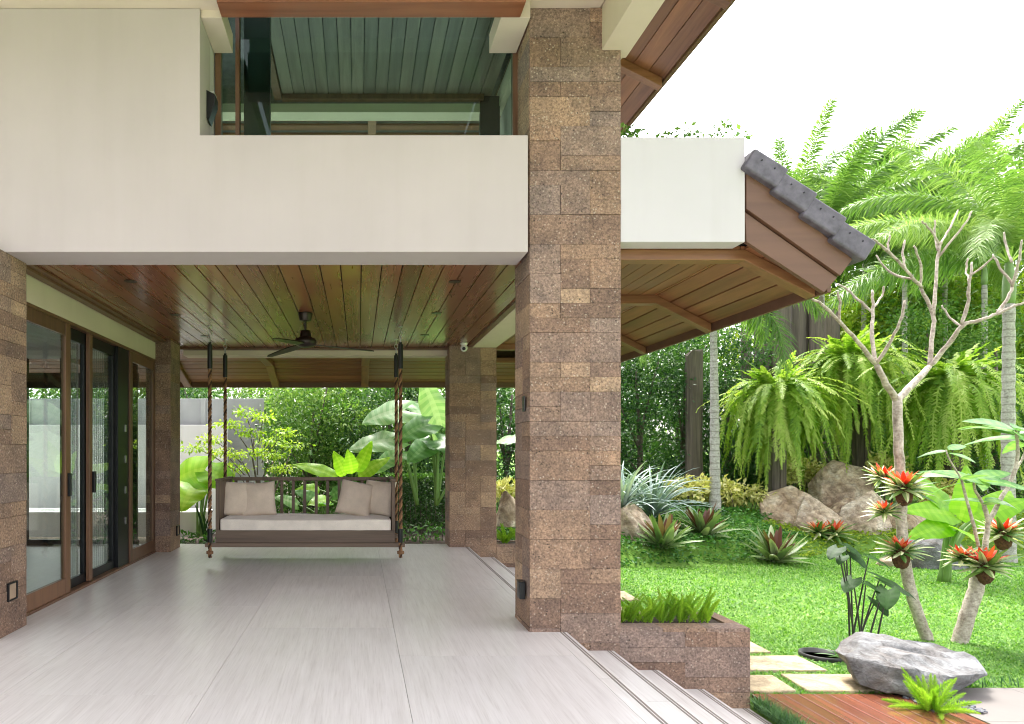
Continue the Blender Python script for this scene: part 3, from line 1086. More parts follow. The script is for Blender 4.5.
# ------------------------------------------------------------------ ceiling fan
fan = thing('ceiling_fan', 'dark bronze three blade ceiling fan on a short rod over the terrace', 'ceiling fan', (-0.63, 8.11, CZ - 0.002))
m = MB(); m.lathe([(0.085, 0), (0.085, -0.02), (0.07, -0.09), (0.02, -0.10)], 24); m.build('canopy', M['fan'], fan, smooth=False)
m = MB(); m.tube([(0, 0, -0.09), (0, 0, -0.24)], 0.014, 12); m.build('rod', M['fan'], fan)
m = MB(); m.lathe([(0.02, -0.205), (0.06, -0.21), (0.068, -0.27), (0.07, -0.285), (0.12, -0.305), (0.135, -0.34), (0.125, -0.375), (0.07, -0.40), (0.02, -0.41)], 28)
m.build('motor', M['fan'], fan, smooth=True)
for a in (10, 130, 250):
    V, Fs = [], []
    N = 14
    for i in range(N + 1):
        u = i / N
        r = 0.09 + 0.74 * u
        w = 0.036 + 0.026 * math.sin(math.pi * min(1, u * 1.15) ** 0.8) * (1 - 0.2 * u)
        if u > 0.9: w *= math.sqrt(max(0.05, 1 - ((u - 0.9) / 0.1) ** 2))
        zc = -0.375 - 0.055 * u
        for th in (0.006, -0.006):
            V += [(r, -w, zc - 0.14 * w * (1 - 0.5 * u) + th), (r, w, zc + 0.14 * w * (1 - 0.5 * u) + th)]
        if i:
            b, c = 4 * (i - 1), 4 * i
            Fs += [(b, c, c + 1, b + 1), (b + 2, b + 3, c + 3, c + 2), (b, b + 2, c + 2, c), (b + 1, c + 1, c + 3, b + 3)]
    Fs += [(0, 1, 3, 2), (4 * N, 4 * N + 2, 4 * N + 3, 4 * N + 1)]
    rot = Matrix.Rotation(R(a), 4, 'Z')
    m = MB(); m.add([rot @ Vector(p) for p in V], Fs); m.build('blade', M['fan'], fan, smooth=False)

# ------------------------------------------------------------------ hanging swing
SX, SYF, SYB = -0.70, 8.97, 10.0
sw = thing('porch_swing', 'brown timber daybed swing hung on four twisted ropes from the terrace ceiling', 'swing', (SX, (SYF + SYB) / 2, 0.0))
def sy(Y): return Y - (SYF + SYB) / 2
hw = 1.185
yF, yB = sy(9.00), sy(9.98)
m = MB()
m.box(-hw, hw, yF, yF + 0.04, 0.29, 0.455, 0.35)
m.box(-hw, hw, yB - 0.04, yB, 0.29, 0.455, 0.4)
for s in (-1, 1):
    xa, xb = sorted((s * hw, s * (hw - 0.04)))
    m.box(xa, xb, yF + 0.041, yB - 0.041, 0.29, 0.455, 0.5)
for k in range(12):
    x = -hw + 0.05 + k * (2 * hw - 0.1) / 11.0
    m.box(x - 0.045, x + 0.045, yF + 0.041, yB - 0.041, 0.40, 0.425, random.random())
m.build('seat_frame', M['swing'], sw, 0.005)
for yy in (yF + 0.02, yB - 0.02):
    m = MB()
    m.box(-hw - 0.135, hw + 0.125, yy - 0.05, yy + 0.05, 0.235, 0.288, 0.6)
    m.build('support_beam', M['swing'], sw, 0.006)
for s in (-1, 1):
    m = MB()
    xa, xb = sorted((s * hw, s * (hw - 0.045)))
    m.box(xa, xb, yF, yF + 0.06, 0.456, 1.10, 0.5)
    m.box(xa, xb, yB - 0.06, yB, 0.456, 1.10, 0.5)
    n = 10
    for k in range(n):
        a = yF + 0.062 + (yB - yF - 0.124) * k / n
        b = yF + 0.062 + (yB - yF - 0.124) * (k + 1) / n
        xa2, xb2 = sorted((s * (hw - 0.008), s * (hw - 0.034)))
        m.box(xa2, xb2, a + 0.003, b - 0.003, 0.456, 1.095, random.random())
    xa3, xb3 = sorted((s * (hw + 0.008), s * (hw - 0.055)))
    m.box(xa3, xb3, yF - 0.008, yB + 0.005, 1.101, 1.13, 0.45)
    m.build('arm_panel', M['swing_z'], sw, 0.004)
m = MB()
m.box(-hw + 0.056, hw - 0.056, yB - 0.055, yB, 1.07, 1.12, 0.5)
m.box(-hw + 0.046, hw - 0.046, yB - 0.05, yB - 0.005, 0.456, 0.50, 0.5)
for k in range(14):
    x = -hw + 0.10 + (2 * hw - 0.20) * k / 13
    m.box(x - 0.022, x + 0.022, yB - 0.042, yB - 0.014, 0.501, 1.069, random.random())
m.build('backrest', M['swing_z'], sw, 0.004)
def soft_box(x0, x1, y0, y1, z0, z1, nx=40, ny=16, sag=0.012, rr=0.035, seed=0):
    bm = bmesh.new()
    bmesh.ops.create_cube(bm, size=1)
    me = bpy.data.meshes.new('soft')
    for v in bm.verts:
        v.co = Vector((x0 + (v.co.x + 0.5) * (x1 - x0), y0 + (v.co.y + 0.5) * (y1 - y0), z0 + (v.co.z + 0.5) * (z1 - z0)))
    bmesh.ops.bevel(bm, geom=list(bm.edges), offset=rr, segments=4, affect='EDGES', profile=0.6)
    bmesh.ops.subdivide_edges(bm, edges=[e for e in bm.edges if e.calc_length() > 0.2], cuts=16, use_grid_fill=True)
    for v in bm.verts:
        nz = mnoise.noise(Vector((v.co.x * 3 + seed, v.co.y * 3, v.co.z * 4)))
        nf = mnoise.noise(Vector((v.co.x * 11 + seed, v.co.y * 9, v.co.z * 9)))
        u = (v.co.x - x0) / (x1 - x0)
        if v.co.z > (z0 + z1) / 2: v.co.z += nz * sag + nf * sag * 0.35 - sag * 0.8 * math.sin(math.pi * u)
        v.co.y += nf * 0.006
    bm.to_mesh(me); bm.free()
    me.polygons.foreach_set('use_smooth', np.ones(len(me.polygons), dtype=bool))
    return me
link_mesh('seat_cushion', soft_box(-hw + 0.055, hw - 0.055, yF + 0.0, yB - 0.07, 0.44, 0.60, seed=3), M['cushion'], sw)

def rope(x, y, z0, z1, lean=0.0):
    m = MB()
    N = int((z1 - z0) / 0.011)
    for s in range(3):
        pts = []
        for i in range(N + 1):
            z = z0 + (z1 - z0) * i / N
            a = 2 * math.pi * (z / 0.15) + s * 2.094
            pts.append((x + 0.014 * math.cos(a), y + 0.014 * math.sin(a), z))
        m.tube(pts, 0.0125, 6, (0.2, 0.5, 0.8)[s])
    return m
for x in (-1.253, 1.253):
    for yy in (sy(SYF), sy(SYB)):
        r = rope(x, yy, 0.10, 2.78).build('rope', M['rope'], sw, smooth=True)
        m = MB()
        m.tube([(x, yy, 2.58), (x, yy, 2.90)], 0.033, 12)
        m.tube([(x, yy, 0.30), (x, yy, 0.48)], 0.034, 12)
        m.tube([(x, yy, 2.89), (x, yy, 2.93)], 0.02, 8)
        m.build('sleeve', M['black'], r)
        m = MB()
        m.lathe([(0.03, 0.145), (0.046, 0.15), (0.046, 0.185), (0.03, 0.19)], 10, (x, yy, 0.0))
        m.build('knot', M['rope'], r)
        m = MB()
        pts = [(x, yy + 0.03 * math.sin(a), 2.965 + 0.042 * math.cos(a)) for a in np.linspace(0.3, 2 * math.pi - 0.1, 14)]
        m.tube(pts, 0.0075, 6)
        pts = [(x + 0.024 * math.sin(a), yy, 3.035 + 0.034 * math.cos(a)) for a in np.linspace(0, 2 * math.pi, 14)]
        m.tube(pts, 0.0065, 6)
        m.tube([(x, yy, 3.06), (x, yy, 3.138)], 0.008, 6)
        m.lathe([(0.03, 3.126), (0.03, 3.139)], 12, (x, yy, 0))
        m.build('hook', M['steel'], r)

def pillow_mesh(w, h, t, seed):
    N = 18
    V, Qd = [], []
    for side in (1, -1):
        for j in range(N + 1):
            for i in range(N + 1):
                u, v = 2 * i / N - 1, 2 * j / N - 1
                p = max(0.0, (1 - u ** 2)) ** 0.5 * max(0.0, (1 - v ** 2)) ** 0.5
                pin = 1 - 0.07 * (1 - abs(u)) ** 0 * (abs(v) ** 2) * (1 - abs(u)) - 0.0
                x = u * w / 2 * (1 - 0.06 * (1 - v * v) * abs(u) ** 3)
                z = v * h / 2 * (1 - 0.06 * (1 - u * u) * abs(v) ** 3)
                nz = mnoise.noise(Vector((u * 1.6 + seed, v * 1.6, side * 3.0)))
                y = side * (t / 2 * p ** 0.75 * (1 + 0.22 * nz))
                V.append((x, y, z))
    o = (N + 1) ** 2
    for s in (0, 1):
        for j in range(N):
            for i in range(N):
                a = s * o + j * (N + 1) + i
                q = (a, a + 1, a + N + 2, a + N + 1)
                Qd.append(q if s else q[::-1])
    me = np_mesh('pillow', np.array(V), np.array(Qd), smooth=True)
    bm = bmesh.new(); bm.from_mesh(me); bmesh.ops.remove_doubles(bm, verts=bm.verts, dist=0.001); bm.to_mesh(me); bm.free()
    return me
seam = 0
for lab, (px, py, pz), (rx, ry, rz), seed in (
        ('sand pillow against the left arm of the swing, behind another pillow', (SX - 1.00, 9.60, 0.83), (-16, 4, 28), 1),
        ('sand pillow standing free in front of its neighbour at the left end of the swing', (SX - 0.72, 9.66, 0.82), (-18, -4, 6), 2),
        ('tilted sand pillow leaning inward at the right end of the swing', (SX + 0.66, 9.62, 0.83), (-18, 10, -8), 3),
        ('sand pillow tucked against the right arm of the swing', (SX + 0.98, 9.62, 0.84), (-15, 3, -32), 4)):
    o = link_mesh('pillow', pillow_mesh(0.50, 0.50, 0.20, seed * 5.1), M['pillow'])
    o.location = (px, py, pz)
    o.rotation_euler = (R(rx), R(ry), R(rz))
    tag(o, lab, 'pillow', 'four loose pillows on the swing')

#@@GARDEN@@
# ================================================================== garden helpers
def unit(a):
    return a / np.maximum(np.linalg.norm(a, axis=-1, keepdims=True), 1e-9)


def leaf_arrays(P, A, N, size, width=0.42, fold=0.12):
    """small folded leaves: P base points, A axes, N normals, size lengths -> (V, quads)"""
    n = len(P)
    A = unit(A)
    S = unit(np.cross(A, N))
    N = unit(np.cross(S, A))
    L = np.asarray(size).reshape(-1, 1)
    c = P + A * L * 0.5
    r = c + S * L * width * 0.5 + N * L * fold
    l = c - S * L * width * 0.5 + N * L * fold
    tip = P + A * L - N * L * fold * 0.5
    V = np.stack([P, r, tip, l, c], 1).reshape(-1, 3)
    b = np.arange(n)[:, None] * 5
    Qs = np.concatenate([b + np.array([[0, 1, 2, 4]]), b + np.array([[0, 4, 2, 3]])], 1).reshape(-1, 4)
    return V, Qs


def cloud(clumps, per, size, seed, droop=0.25, spread=1.0, width=0.45, outward=0.8, shell=0.55):
    """leaves through the volume of ellipsoid clumps [(centre, radii, tint)], denser towards the outside"""
    rng = np.random.default_rng(seed)
    Vs, Qs, Ts, off = [], [], [], 0
    for c, r, tn in clumps:
        r = np.asarray(r, float)
        n = max(8, int(per * (r[0] * r[1] * r[2]) ** (2 / 3)))
        d = unit(rng.normal(size=(n, 3)))
        rad = (shell + (1 - shell) * rng.random((n, 1)) ** 0.6) * (1 + 0.22 * rng.normal(size=(n, 1)))
        P = np.asarray(c) + d * r * rad
        A = d * outward + rng.normal(size=(n, 3)) * 0.6 * spread
        A[:, 2] -= droop
        N = rng.normal(size=(n, 3)) * 0.6 + np.array([0, 0, 1.0])
        s = size * (0.65 + 0.7 * rng.random(n))
        V, q = leaf_arrays(P, A, N, s, width)
        t = np.clip(tn + rng.normal(size=n) * 0.22, 0, 1)
        Vs.append(V); Qs.append(q + off); Ts.append(np.repeat(t, 2)); off += len(V)
    return np.concatenate(Vs), np.concatenate(Qs), np.concatenate(Ts)


def strap(L, W, elev, az, bend, nseg=7, fold=0.25, tipw=0.0, belly=0.35, origin=(0, 0, 0), twist=0.0):
    """one arching strap leaf -> V (rows of 3), quads"""
    d = np.array([math.cos(az), math.sin(az), 0.0])
    side = np.array([-math.sin(az), math.cos(az), 0.0])
    p = np.array(origin, float)
    V, q = [], []
    e = elev
    for i in range(nseg + 1):
        u = i / nseg
        w = W * (math.sin(math.pi * min(1, (u * (1 - belly) + belly * 0.9))) ** 0.8 if u < 1 else tipw)
        if i == nseg: w = max(tipw, 0.004 * W)
        t = d * math.cos(e) + np.array([0, 0, math.sin(e)])
        nrm = np.cross(t, side) * -1
        sd = side * math.cos(twist * u) + nrm * math.sin(twist * u)
        V += [p - sd * w / 2 + nrm * w * fold, p, p + sd * w / 2 + nrm * w * fold]
        if i:
            a = (i - 1) * 3
            q += [(a, a + 1, a + 4, a + 3), (a + 1, a + 2, a + 5, a + 4)]
        p = p + t * (L / nseg)
        e -= bend / nseg * (0.5 + u)
    return np.array(V), np.array(q)


class Acc:
    """accumulates numpy leaves and links them as ONE mesh object"""
    def __init__(s): s.V, s.Q, s.T, s.o = [], [], [], 0

    def add(s, V, q, t):
        s.V.append(V); s.Q.append(np.asarray(q) + s.o); s.o += len(V)
        s.T.append(np.broadcast_to(np.asarray(t, float), (len(q),)))

    def build(s, name, mat, parent=None, smooth=False):
        return link_mesh(name, np_mesh(name, np.concatenate(s.V), np.concatenate(s.Q), tint=np.concatenate(s.T), smooth=smooth), mat, parent)


def frond(curve, plen, n, w, ang=60, droop=0.35, ranks=1, rng=None, tint=0.5, tvar=0.15, start=0.12, curl=0.0):
    """a pinnate frond along a curve (K,3): rachis strip plus pinnae of length plen(u) -> V, quads, tints"""
    rng = rng or RNG
    curve = np.asarray(curve, float)
    K = len(curve)
    seg = np.linalg.norm(np.diff(curve, axis=0), axis=1)
    s = np.concatenate([[0], np.cumsum(seg)]); tot = s[-1]; s /= tot
    u = np.repeat(np.linspace(start, 0.995, n), 2 * ranks)
    sg = np.tile(np.array([1, -1] * ranks), n)
    rk = np.tile(np.repeat(np.arange(ranks), 2), n)
    P = np.stack([np.interp(u, s, curve[:, k]) for k in range(3)], 1)
    e = 0.02
    T = unit(np.stack([np.interp(np.minimum(u + e, 1), s, curve[:, k]) - np.interp(np.maximum(u - e, 0), s, curve[:, k]) for k in range(3)], 1))
    up = np.array([0, 0, 1.0])
    S = np.cross(T, up)
    hz = unit(curve[-1] * np.array([1, 1, 0]) - curve[0] * np.array([1, 1, 0]) + 1e-6)
    alt = np.cross(hz, up)
    S = unit(S + alt * 0.35)
    Nn = unit(np.cross(S, T))
    a = R(ang) * (1 - 0.45 * u) + rng.normal(size=len(u)) * 0.17
    tilt = (rk - (ranks - 1) / 2) * 0.9 + rng.normal(size=len(u)) * 0.12
    lat = S * sg[:, None] * np.cos(tilt)[:, None] + Nn * np.sin(tilt)[:, None]
    D = lat * np.sin(a)[:, None] + T * np.cos(a)[:, None]
    Lp = np.array([plen(x) for x in u])[:, None] * (0.85 + 0.3 * rng.random((len(u), 1)))
    mid = P + D * Lp * 0.5
    mid[:, 2] -= (Lp[:, 0] * droop * 0.18)
    tip = P + D * Lp * (0.97 - 0.15 * droop)
    tip[:, 2] -= Lp[:, 0] * droop * 0.75
    W = T * w
    V = np.stack([P - W * 0.35, P + W * 0.35, mid + W * 0.6, mid - W * 0.6, tip + W * 0.06, tip - W * 0.06], 1).reshape(-1, 3)
    b = np.arange(len(u))[:, None] * 6
    q = np.concatenate([b + np.array([[0, 1, 2, 3]]), b + np.array([[3, 2, 4, 5]])], 1).reshape(-1, 4)
    t = np.repeat(np.clip(tint + rng.normal(size=len(u)) * tvar, 0, 1), 2)
    rv, rq = [], []
    rw = tot * 0.006 + 0.004
    for i in range(K):
        k0, k1 = max(i - 1, 0), min(i + 1, K - 1)
        tt = curve[k1] - curve[k0]
        sd = unit(np.cross(tt, up) + alt * 0.2)
        f = 1 - 0.8 * i / (K - 1)
        rv += [curve[i] - sd * rw * f, curve[i] + sd * rw * f]
        if i: rq.append((2 * i - 2, 2 * i - 1, 2 * i + 1, 2 * i))
    rq = np.array(rq) + len(V)
    V = np.concatenate([V, np.array(rv)])
    return V, np.concatenate([q, rq]), np.concatenate([t, np.full(len(rq), min(1, tint + 0.15))])


def arc(origin, az, e0, L, bend, n=12, pw=1.0):
    p = np.array(origin, float)
    out = [p.copy()]
    for i in range(n):
        u = (i + 0.5) / n
        e = e0 - bend * u ** pw
        p = p + np.array([math.cos(az) * math.cos(e), math.sin(az) * math.cos(e), math.sin(e)]) * L / n
        out.append(p.copy())
    return np.array(out)


def hull_rock(name, pts, mat, parent=None, seed=0, amp=0.05, sub=4, rnd=0.03):
    bm = bmesh.new()
    for p in pts: bm.verts.new(p)
    bmesh.ops.convex_hull(bm, input=bm.verts)
    for v in [v for v in bm.verts if not v.link_faces]: bm.verts.remove(v)
    bmesh.ops.bevel(bm, geom=list(bm.edges), offset=rnd, segments=1, affect='EDGES')
    bmesh.ops.triangulate(bm, faces=bm.faces)
    for _ in range(sub):
        es = [e for e in bm.edges if e.calc_length() > 0.045]
        if not es or len(bm.faces) > 9000: break
        bmesh.ops.subdivide_edges(bm, edges=es, cuts=1)
        bmesh.ops.triangulate(bm, faces=[f for f in bm.faces if len(f.verts) > 3])
    bm.normal_update()
    sv = Vector((seed * 7.3, seed * 3.1, seed))
    for v in bm.verts:
        n = v.normal
        p = v.co
        d = mnoise.fractal(p * 2.2 + sv, 0.9, 2.1, 5) * amp
        r = abs(mnoise.noise(p * 4.5 + sv)) * amp * 0.9
        v.co += n * (d * 0.7 - r)
    me = bpy.data.meshes.new(name)
    bm.to_mesh(me); bm.free()
    me.polygons.foreach_set('use_smooth', np.ones(len(me.polygons), dtype=bool))
    try: me.set_sharp_from_angle(angle=R(38))
    except Exception: pass
    return link_mesh(name, me, mat, parent)


def rand_rock(w, d, h, seed, n=15):
    r = random.Random(seed)
    pts = []
    for i in range(n):
        a = 2 * math.pi * i / n * 2.4 + r.uniform(-.3, .3)
        z = r.uniform(-0.1, 1.0)
        k = math.sqrt(max(0.08, 1 - max(0, z) ** 2.4)) * r.uniform(0.85, 1.05)
        pts.append((math.cos(a) * w / 2 * k, math.sin(a) * d / 2 * k, z * h))
    for a in range(5):
        b = a * 1.257 + r.uniform(-.3, .3)
        pts.append((math.cos(b) * w / 2 * 0.9, math.sin(b) * d / 2 * 0.9, -0.15 * h))
    return pts


def gh(X, Y): return float(ground_h(X, Y))
def gp(x, y, z=GZ):
    Y = F * (1.5 - z) / (y - 451)
    return at(x, y, Y)


# ================================================================== flat garden things
SLABS = [(3.02, 4.32, 7.10, 7.45), (2.9, 4.50, 6.50, 6.98), (3.27, 3.90, 5.97, 6.40), (3.98, 4.72, 5.98, 6.46)]
SLABS = [(3.30, 4.32, 7.12, 7.50), (3.30, 4.50, 6.52, 6.99), (3.28, 3.86, 5.96, 6.38), (3.95, 4.70, 5.97, 6.44),
         (3.35, 3.98, 9.6, 10.2), (3.0, 3.62, 8.7, 9.2)]
sl_lab = ['narrow cream stepping stone at the far end of the row beside the planter',
          'long cream stepping stone in the middle of the path beside the planter',
          'small cream stepping stone touching the deck next to the stone planter',
          'wide cream stepping stone touching the deck nearest the slate boulder',
          'pale stepping stone on the lawn just behind the ferns of the planter',
          'pale stepping stone hidden mostly by the planter and its ferns']
for k, (x0, x1, y0, y1) in enumerate(SLABS):
    r = random.Random(k)
    j = lambda: r.uniform(-0.03, 0.03)
    m = MB()
    m.prism([(x0 + j(), y0 + j()), ((x0 + x1) / 2, y0 + j() * .6), (x1 + j(), y0 + j()), (x1 + j(), y1 + j()), (x0 + j(), y1 + j())], GZ - 0.05, GZ + 0.028, 'z')
    tag(m.build('stepping_stone', M['slab'], None, 0.012), sl_lab[k], 'stepping stone', 'stepping stones in the lawn')

deck = thing('deck', 'red brown hardwood deck at the foot of the terrace steps', 'deck', (4.1, 5.0, GZ))
m = MB()
nb = 11
for k in range(nb):
    a = -0.72 + 1.45 * k / nb
    m.box(a + 0.004, a + 1.45 / nb - 0.004, -2.0, 0.88, 0.0, 0.03, random.random())
m.build('boards', M['deck'], deck, 0.004)
m = MB(); m.box(-0.71, 0.72, -1.99, 0.87, -0.08, -0.002); m.build('joists', M['dark'], deck)
m = MB()
for i in range(6):
    for jx in range(5):
        y1 = 6.05 - jx * 0.75
        m.box(4.86 + i * 0.9 + 0.002, 4.86 + (i + 1) * 0.9 - 0.002, y1 - 0.75 + 0.002, y1 - 0.002, GZ - 0.05, GZ + 0.022, random.random())
tag(m.build('paving', M['paving']), kind='structure')
m = MB()
RNGp = random.Random(5)
for k in range(260):
    px, py = RNGp.uniform(4.62, 5.05), RNGp.uniform(5.45, 5.85)
    s = RNGp.uniform(0.008, 0.02)
    mt = Matrix.Translation((px, py, GZ + 0.035)) @ Matrix.Rotation(RNGp.uniform(0, 6), 4, 'Z')
    m.box(-s, s, -s * .7, s * .7, -s * .4, s * .5, RNGp.random(), mt)
tag(m.build('pebbles', M['pebble'], None, 0.004), 'dark pebbles strewn under the edge of the slate boulder', 'pebbles', kind='stuff')

# stone planters at the foot of the pillars, with soil
def planter(x0, x1, y0, y1, label):
    t = thing('stone_planter', label, 'planter', (0, 0, 0), 0, 'stone planters beside the steps')
    stone_block('box', t, x0, x1, y0, y1, -0.75, 0.0, 'frl' if x0 > 3 else 'fr', top=0.17)
    m = MB(); m.box(x0 + 0.04, x1 - 0.08, y0 + 0.14, y1 - 0.06, -0.05, 0.015); m.build('soil', M['soil'], t)
planter(2.175, 3.235, 5.668, 6.23, 'long brown stone planter at the foot of the tall front pillar')
planter(2.165, 3.2, 10.665, 11.23, 'brown stone planter at the foot of the rear pillar by the upper steps')

# ================================================================== lawn and ground cover
def in_frame(X, Y, m=2.0): return (X < 0.99 * Y + m)
rng = np.random.default_rng(3)
def grass(n, x0, x1, y0, y1, h, w):
    X = rng.uniform(x0, x1, n); Y = rng.uniform(y0, y1, n)
    keep = in_frame(X, Y, 1.2) & (Y < mound_edge(X) + 0.15) & (X > 3.26)
    keep &= ~((X > 3.36) & (X < 4.87) & (Y < 5.90)) & ~((X > 4.83) & (Y < 6.07))
    for a, b, c, d in SLABS: keep &= ~((X > a + .01) & (X < b - .01) & (Y > c + .01) & (Y < d - .01))
    keep &= ((X - 4.74) ** 2 + (Y - 7.06) ** 2 > 0.19 ** 2)
    X, Y = X[keep], Y[keep]
    n = len(X)
    Z = ground_h(X, Y)
    az = rng.uniform(0, 2 * np.pi, n)
    lean = rng.uniform(0.5, 1.45, n)
    d = np.stack([np.cos(az) * np.sin(lean), np.sin(az) * np.sin(lean), np.cos(lean)], 1)
    sd = np.stack([-np.sin(az), np.cos(az), np.zeros(n)], 1)
    patch = np.array([mnoise.noise(Vector((x * 1.1, y * 1.1, 0))) for x, y in zip(X, Y)])
    L = (h * (0.6 + 0.8 * rng.random(n)) * (1 + 0.25 * patch))[:, None]
    W = (w * (0.7 + 0.6 * rng.random(n)))[:, None]
    P = np.stack([X, Y, Z - 0.004], 1)
    mid = P + d * L * 0.55
    tip = P + d * L; tip[:, 2] -= L[:, 0] * 0.18
    V = np.stack([P - sd * W * .3, P + sd * W * .3, mid + sd * W * .5, tip, mid - sd * W * .5], 1).reshape(-1, 3)
    b = np.arange(n)[:, None] * 5
    q = (b + np.array([[0, 1, 2, 4]])).reshape(-1, 4)
    tr = (b + np.array([[4, 2, 3]])).reshape(-1, 3)
    t = np.clip(0.48 + 0.30 * patch + rng.normal(size=n) * 0.25, 0, 1)
    return V, q, tr, t
parts = [grass(120000, 3.2, 9.5, 5.6, 8.6, 0.042, 0.011), grass(120000, 3.2, 15.5, 8.6, 14.5, 0.055, 0.017)]
V = np.concatenate([p[0] for p in parts]); o1 = len(parts[0][0])
q = np.concatenate([parts[0][1], parts[1][1] + o1]); tr = np.concatenate([parts[0][2], parts[1][2] + o1])
tt = np.concatenate([parts[0][3], parts[1][3]]); tt = np.concatenate([tt, tt])
tag(link_mesh('lawn_grass', np_mesh('lawn_grass', V, q, tr, tt), G['lawn']), 'bright green broad bladed grass of the lawn', 'grass', kind='stuff')

def cover(name, mat, label, n, cond, size, lift=0.05):
    X = rng.uniform(2.3, 21, n); Y = rng.uniform(11.9, 18.5, n)
    e = mound_edge(X)
    k = in_frame(X, Y, 1.5) & cond(X, Y, e)
    X, Y, e = X[k], Y[k], e[k]
    n = len(X)
    pz = np.array([mnoise.noise(Vector((x * 2.2, y * 2.2, 3))) for x, y in zip(X, Y)])
    P = np.stack([X, Y, ground_h(X, Y) + lift * (0.3 + rng.random(n)) * (1 + 0.6 * pz)], 1)
    A = rng.normal(size=(n, 3)); A[:, 2] = np.abs(A[:, 2]) * 0.4 + 0.15; A[:, 1] -= 0.25
    N = rng.normal(size=(n, 3)) * 0.5 + np.array([0, 0, 1.0])
    V, q = leaf_arrays(P, A, N, size * (0.7 + 0.6 * rng.random(n)), 0.62)
    t = np.repeat(np.clip(0.45 + 0.35 * pz + rng.normal(size=n) * 0.2, 0, 1), 2)
    tag(link_mesh(name, np_mesh(name, V, q, tint=t), mat), label, 'ground cover', kind='stuff')
cover('ground_cover', G['cover'], 'low dark green ground cover carpeting the bank behind the lawn', 80000,
      lambda X, Y, e: (Y > e - 0.05) & (X < 9.0 + 0.3 * np.sin(Y * 5)) & (Y < 17.5), 0.072, 0.11)
cover('yellow_ground_cover', G['cover_y'], 'yellow green creeping ground cover along the rocks behind the lawn', 60000,
      lambda X, Y, e: (Y > e - 0.05) & (X >= 9.0 + 0.3 * np.sin(Y * 5)) & (Y < e + 2.2), 0.07)

# fringe of tufted grass between the steps and the deck
a_ = Acc()
for k in range(1900):
    x, y = random.uniform(3.245, 3.36), random.uniform(4.2, 5.62)
    if random.random() < 0.12: x, y = random.uniform(4.9, 8.0), random.uniform(6.05, 6.2)
    V, q = strap(random.uniform(.06, .16), .009, random.uniform(.7, 1.5), random.uniform(0, 6.28), random.uniform(.4, 1.4), 4, origin=(x, y, GZ))
    a_.add(V, q, random.random())
o = a_.build('border_grass', leaf_mat('border_grass_blade', (.03, .10, .035), (.08, .20, .06), .25, .5, (.16, .30, .10)))
tag(o, 'tufted dark border grass between the steps and the red deck', 'grass', kind='stuff')

# ================================================================== rocks
def rock(label, x, y_base, Y, wpx, hpx, dep, seed, mat='rock', group='boulders at the back of the lawn', n=15, lift=0.0):
    n = 11
    X = (x - 358.5) * Y / F
    z = 1.5 - (y_base - 451) * Y / F
    w, h = 1.06 * wpx * Y / F, 1.12 * hpx * Y / F
    o = hull_rock('boulder', rand_rock(w, dep, h, seed, n), M[mat], None, seed, 0.04 * min(w, 1.2), 4, 0.012)
    o.location = (X, Y, z + lift + .13)
    return tag(o, label, 'boulder', group)
rock('wide flat topped grey brown boulder left of the rock pile behind the lawn', 787, 529, 15.4, 56, 38, 0.9, 21)
rock('tall brown boulder standing at the top of the rock pile', 843, 512, 16.2, 66, 46, 1.1, 5)
rock('rounded pale boulder at the front left foot of the rock pile', 815, 541, 15.0, 50, 42, 0.9, 9)
rock('large brown boulder at the front right foot of the rock pile', 864, 543, 15.1, 56, 44, 0.9, 14)
rock('pale boulder wedged between the tall and the front boulders of the pile', 838, 530, 15.5, 40, 34, 0.8, 61)
rock('small boulder between the rock pile and the pale plumeria trunk', 905, 541, 14.9, 46, 28, 0.8, 17)
rock('long low grey boulder under the broad leaves right of the pale trunk', 930, 573, 12.6, 74, 36, 1.1, 31, 'slate')
rock('low grey brown boulder at the lawn edge left of the pale trunk', 892, 575, 12.7, 34, 18, 0.6, 33)
rock('brown boulder beside the tall front pillar under the blue strap leaves', 628, 548, 13.6, 56, 40, 0.9, 41)
rock('brown rock seen between the two pillars', 507, 528, 13.2, 30, 28, 0.6, 44)
o = hull_rock('boulder', [(-.60, -.22, .05), (-.62, -.10, .28), (-.55, .2, .26), (-.36, .05, .40), (-.25, .3, .40), (.45, .3, .31), (.64, .02, .25), (-.34, -.32, .26), (.36, -.34, .20),
     (-.45, -.34, .02), (-.05, -.40, -.03), (.12, -.30, .0), (.2, .1, 0), (-.4, .2, 0), (.65, -.02, .17), (.58, -.14, .12), (-.12, -.45, .12), (.05, -.42, .22)],
     M['slate'], None, 5.7, 0.055, 5, 0.006)
for v in o.data.vertices:
    x, y, z = v.co
    if z > .2:
        d_ = abs((y - .02) + (x + .05) * .22)
        if -.3 < x < .42: v.co.z -= .06 * math.exp(-(d_ / .035) ** 2) * math.sin(math.pi * (x + .3) / .72) ** .5
o.location = (4.95, 6.15, GZ + 0.04)
o.scale = (1.0, 1.0, 0.9)
tag(o, 'big slanted blue grey slate boulder on the edge of the red deck', 'boulder')

# ================================================================== broad masses: hedges, shrubs, trees
def bush(name, label, cat, loc, clumps, per, size, mat, seed, group=None, trunk=None, tmat='trunk_dark', droop=0.25, width=0.45, part='foliage', shell=0.55):
    t = thing(name, label, cat, loc, 0, group)
    V, q, tn = cloud(clumps, per, size, seed, droop, width=width, shell=shell)
    link_mesh(part, np_mesh(part, V, q, tint=tn), mat, t)
    if trunk:
        m = MB()
        for pts, rad in trunk: m.tube(pts, rad, 8)
        m.build('trunk', M[tmat], t, smooth=True)
    return t

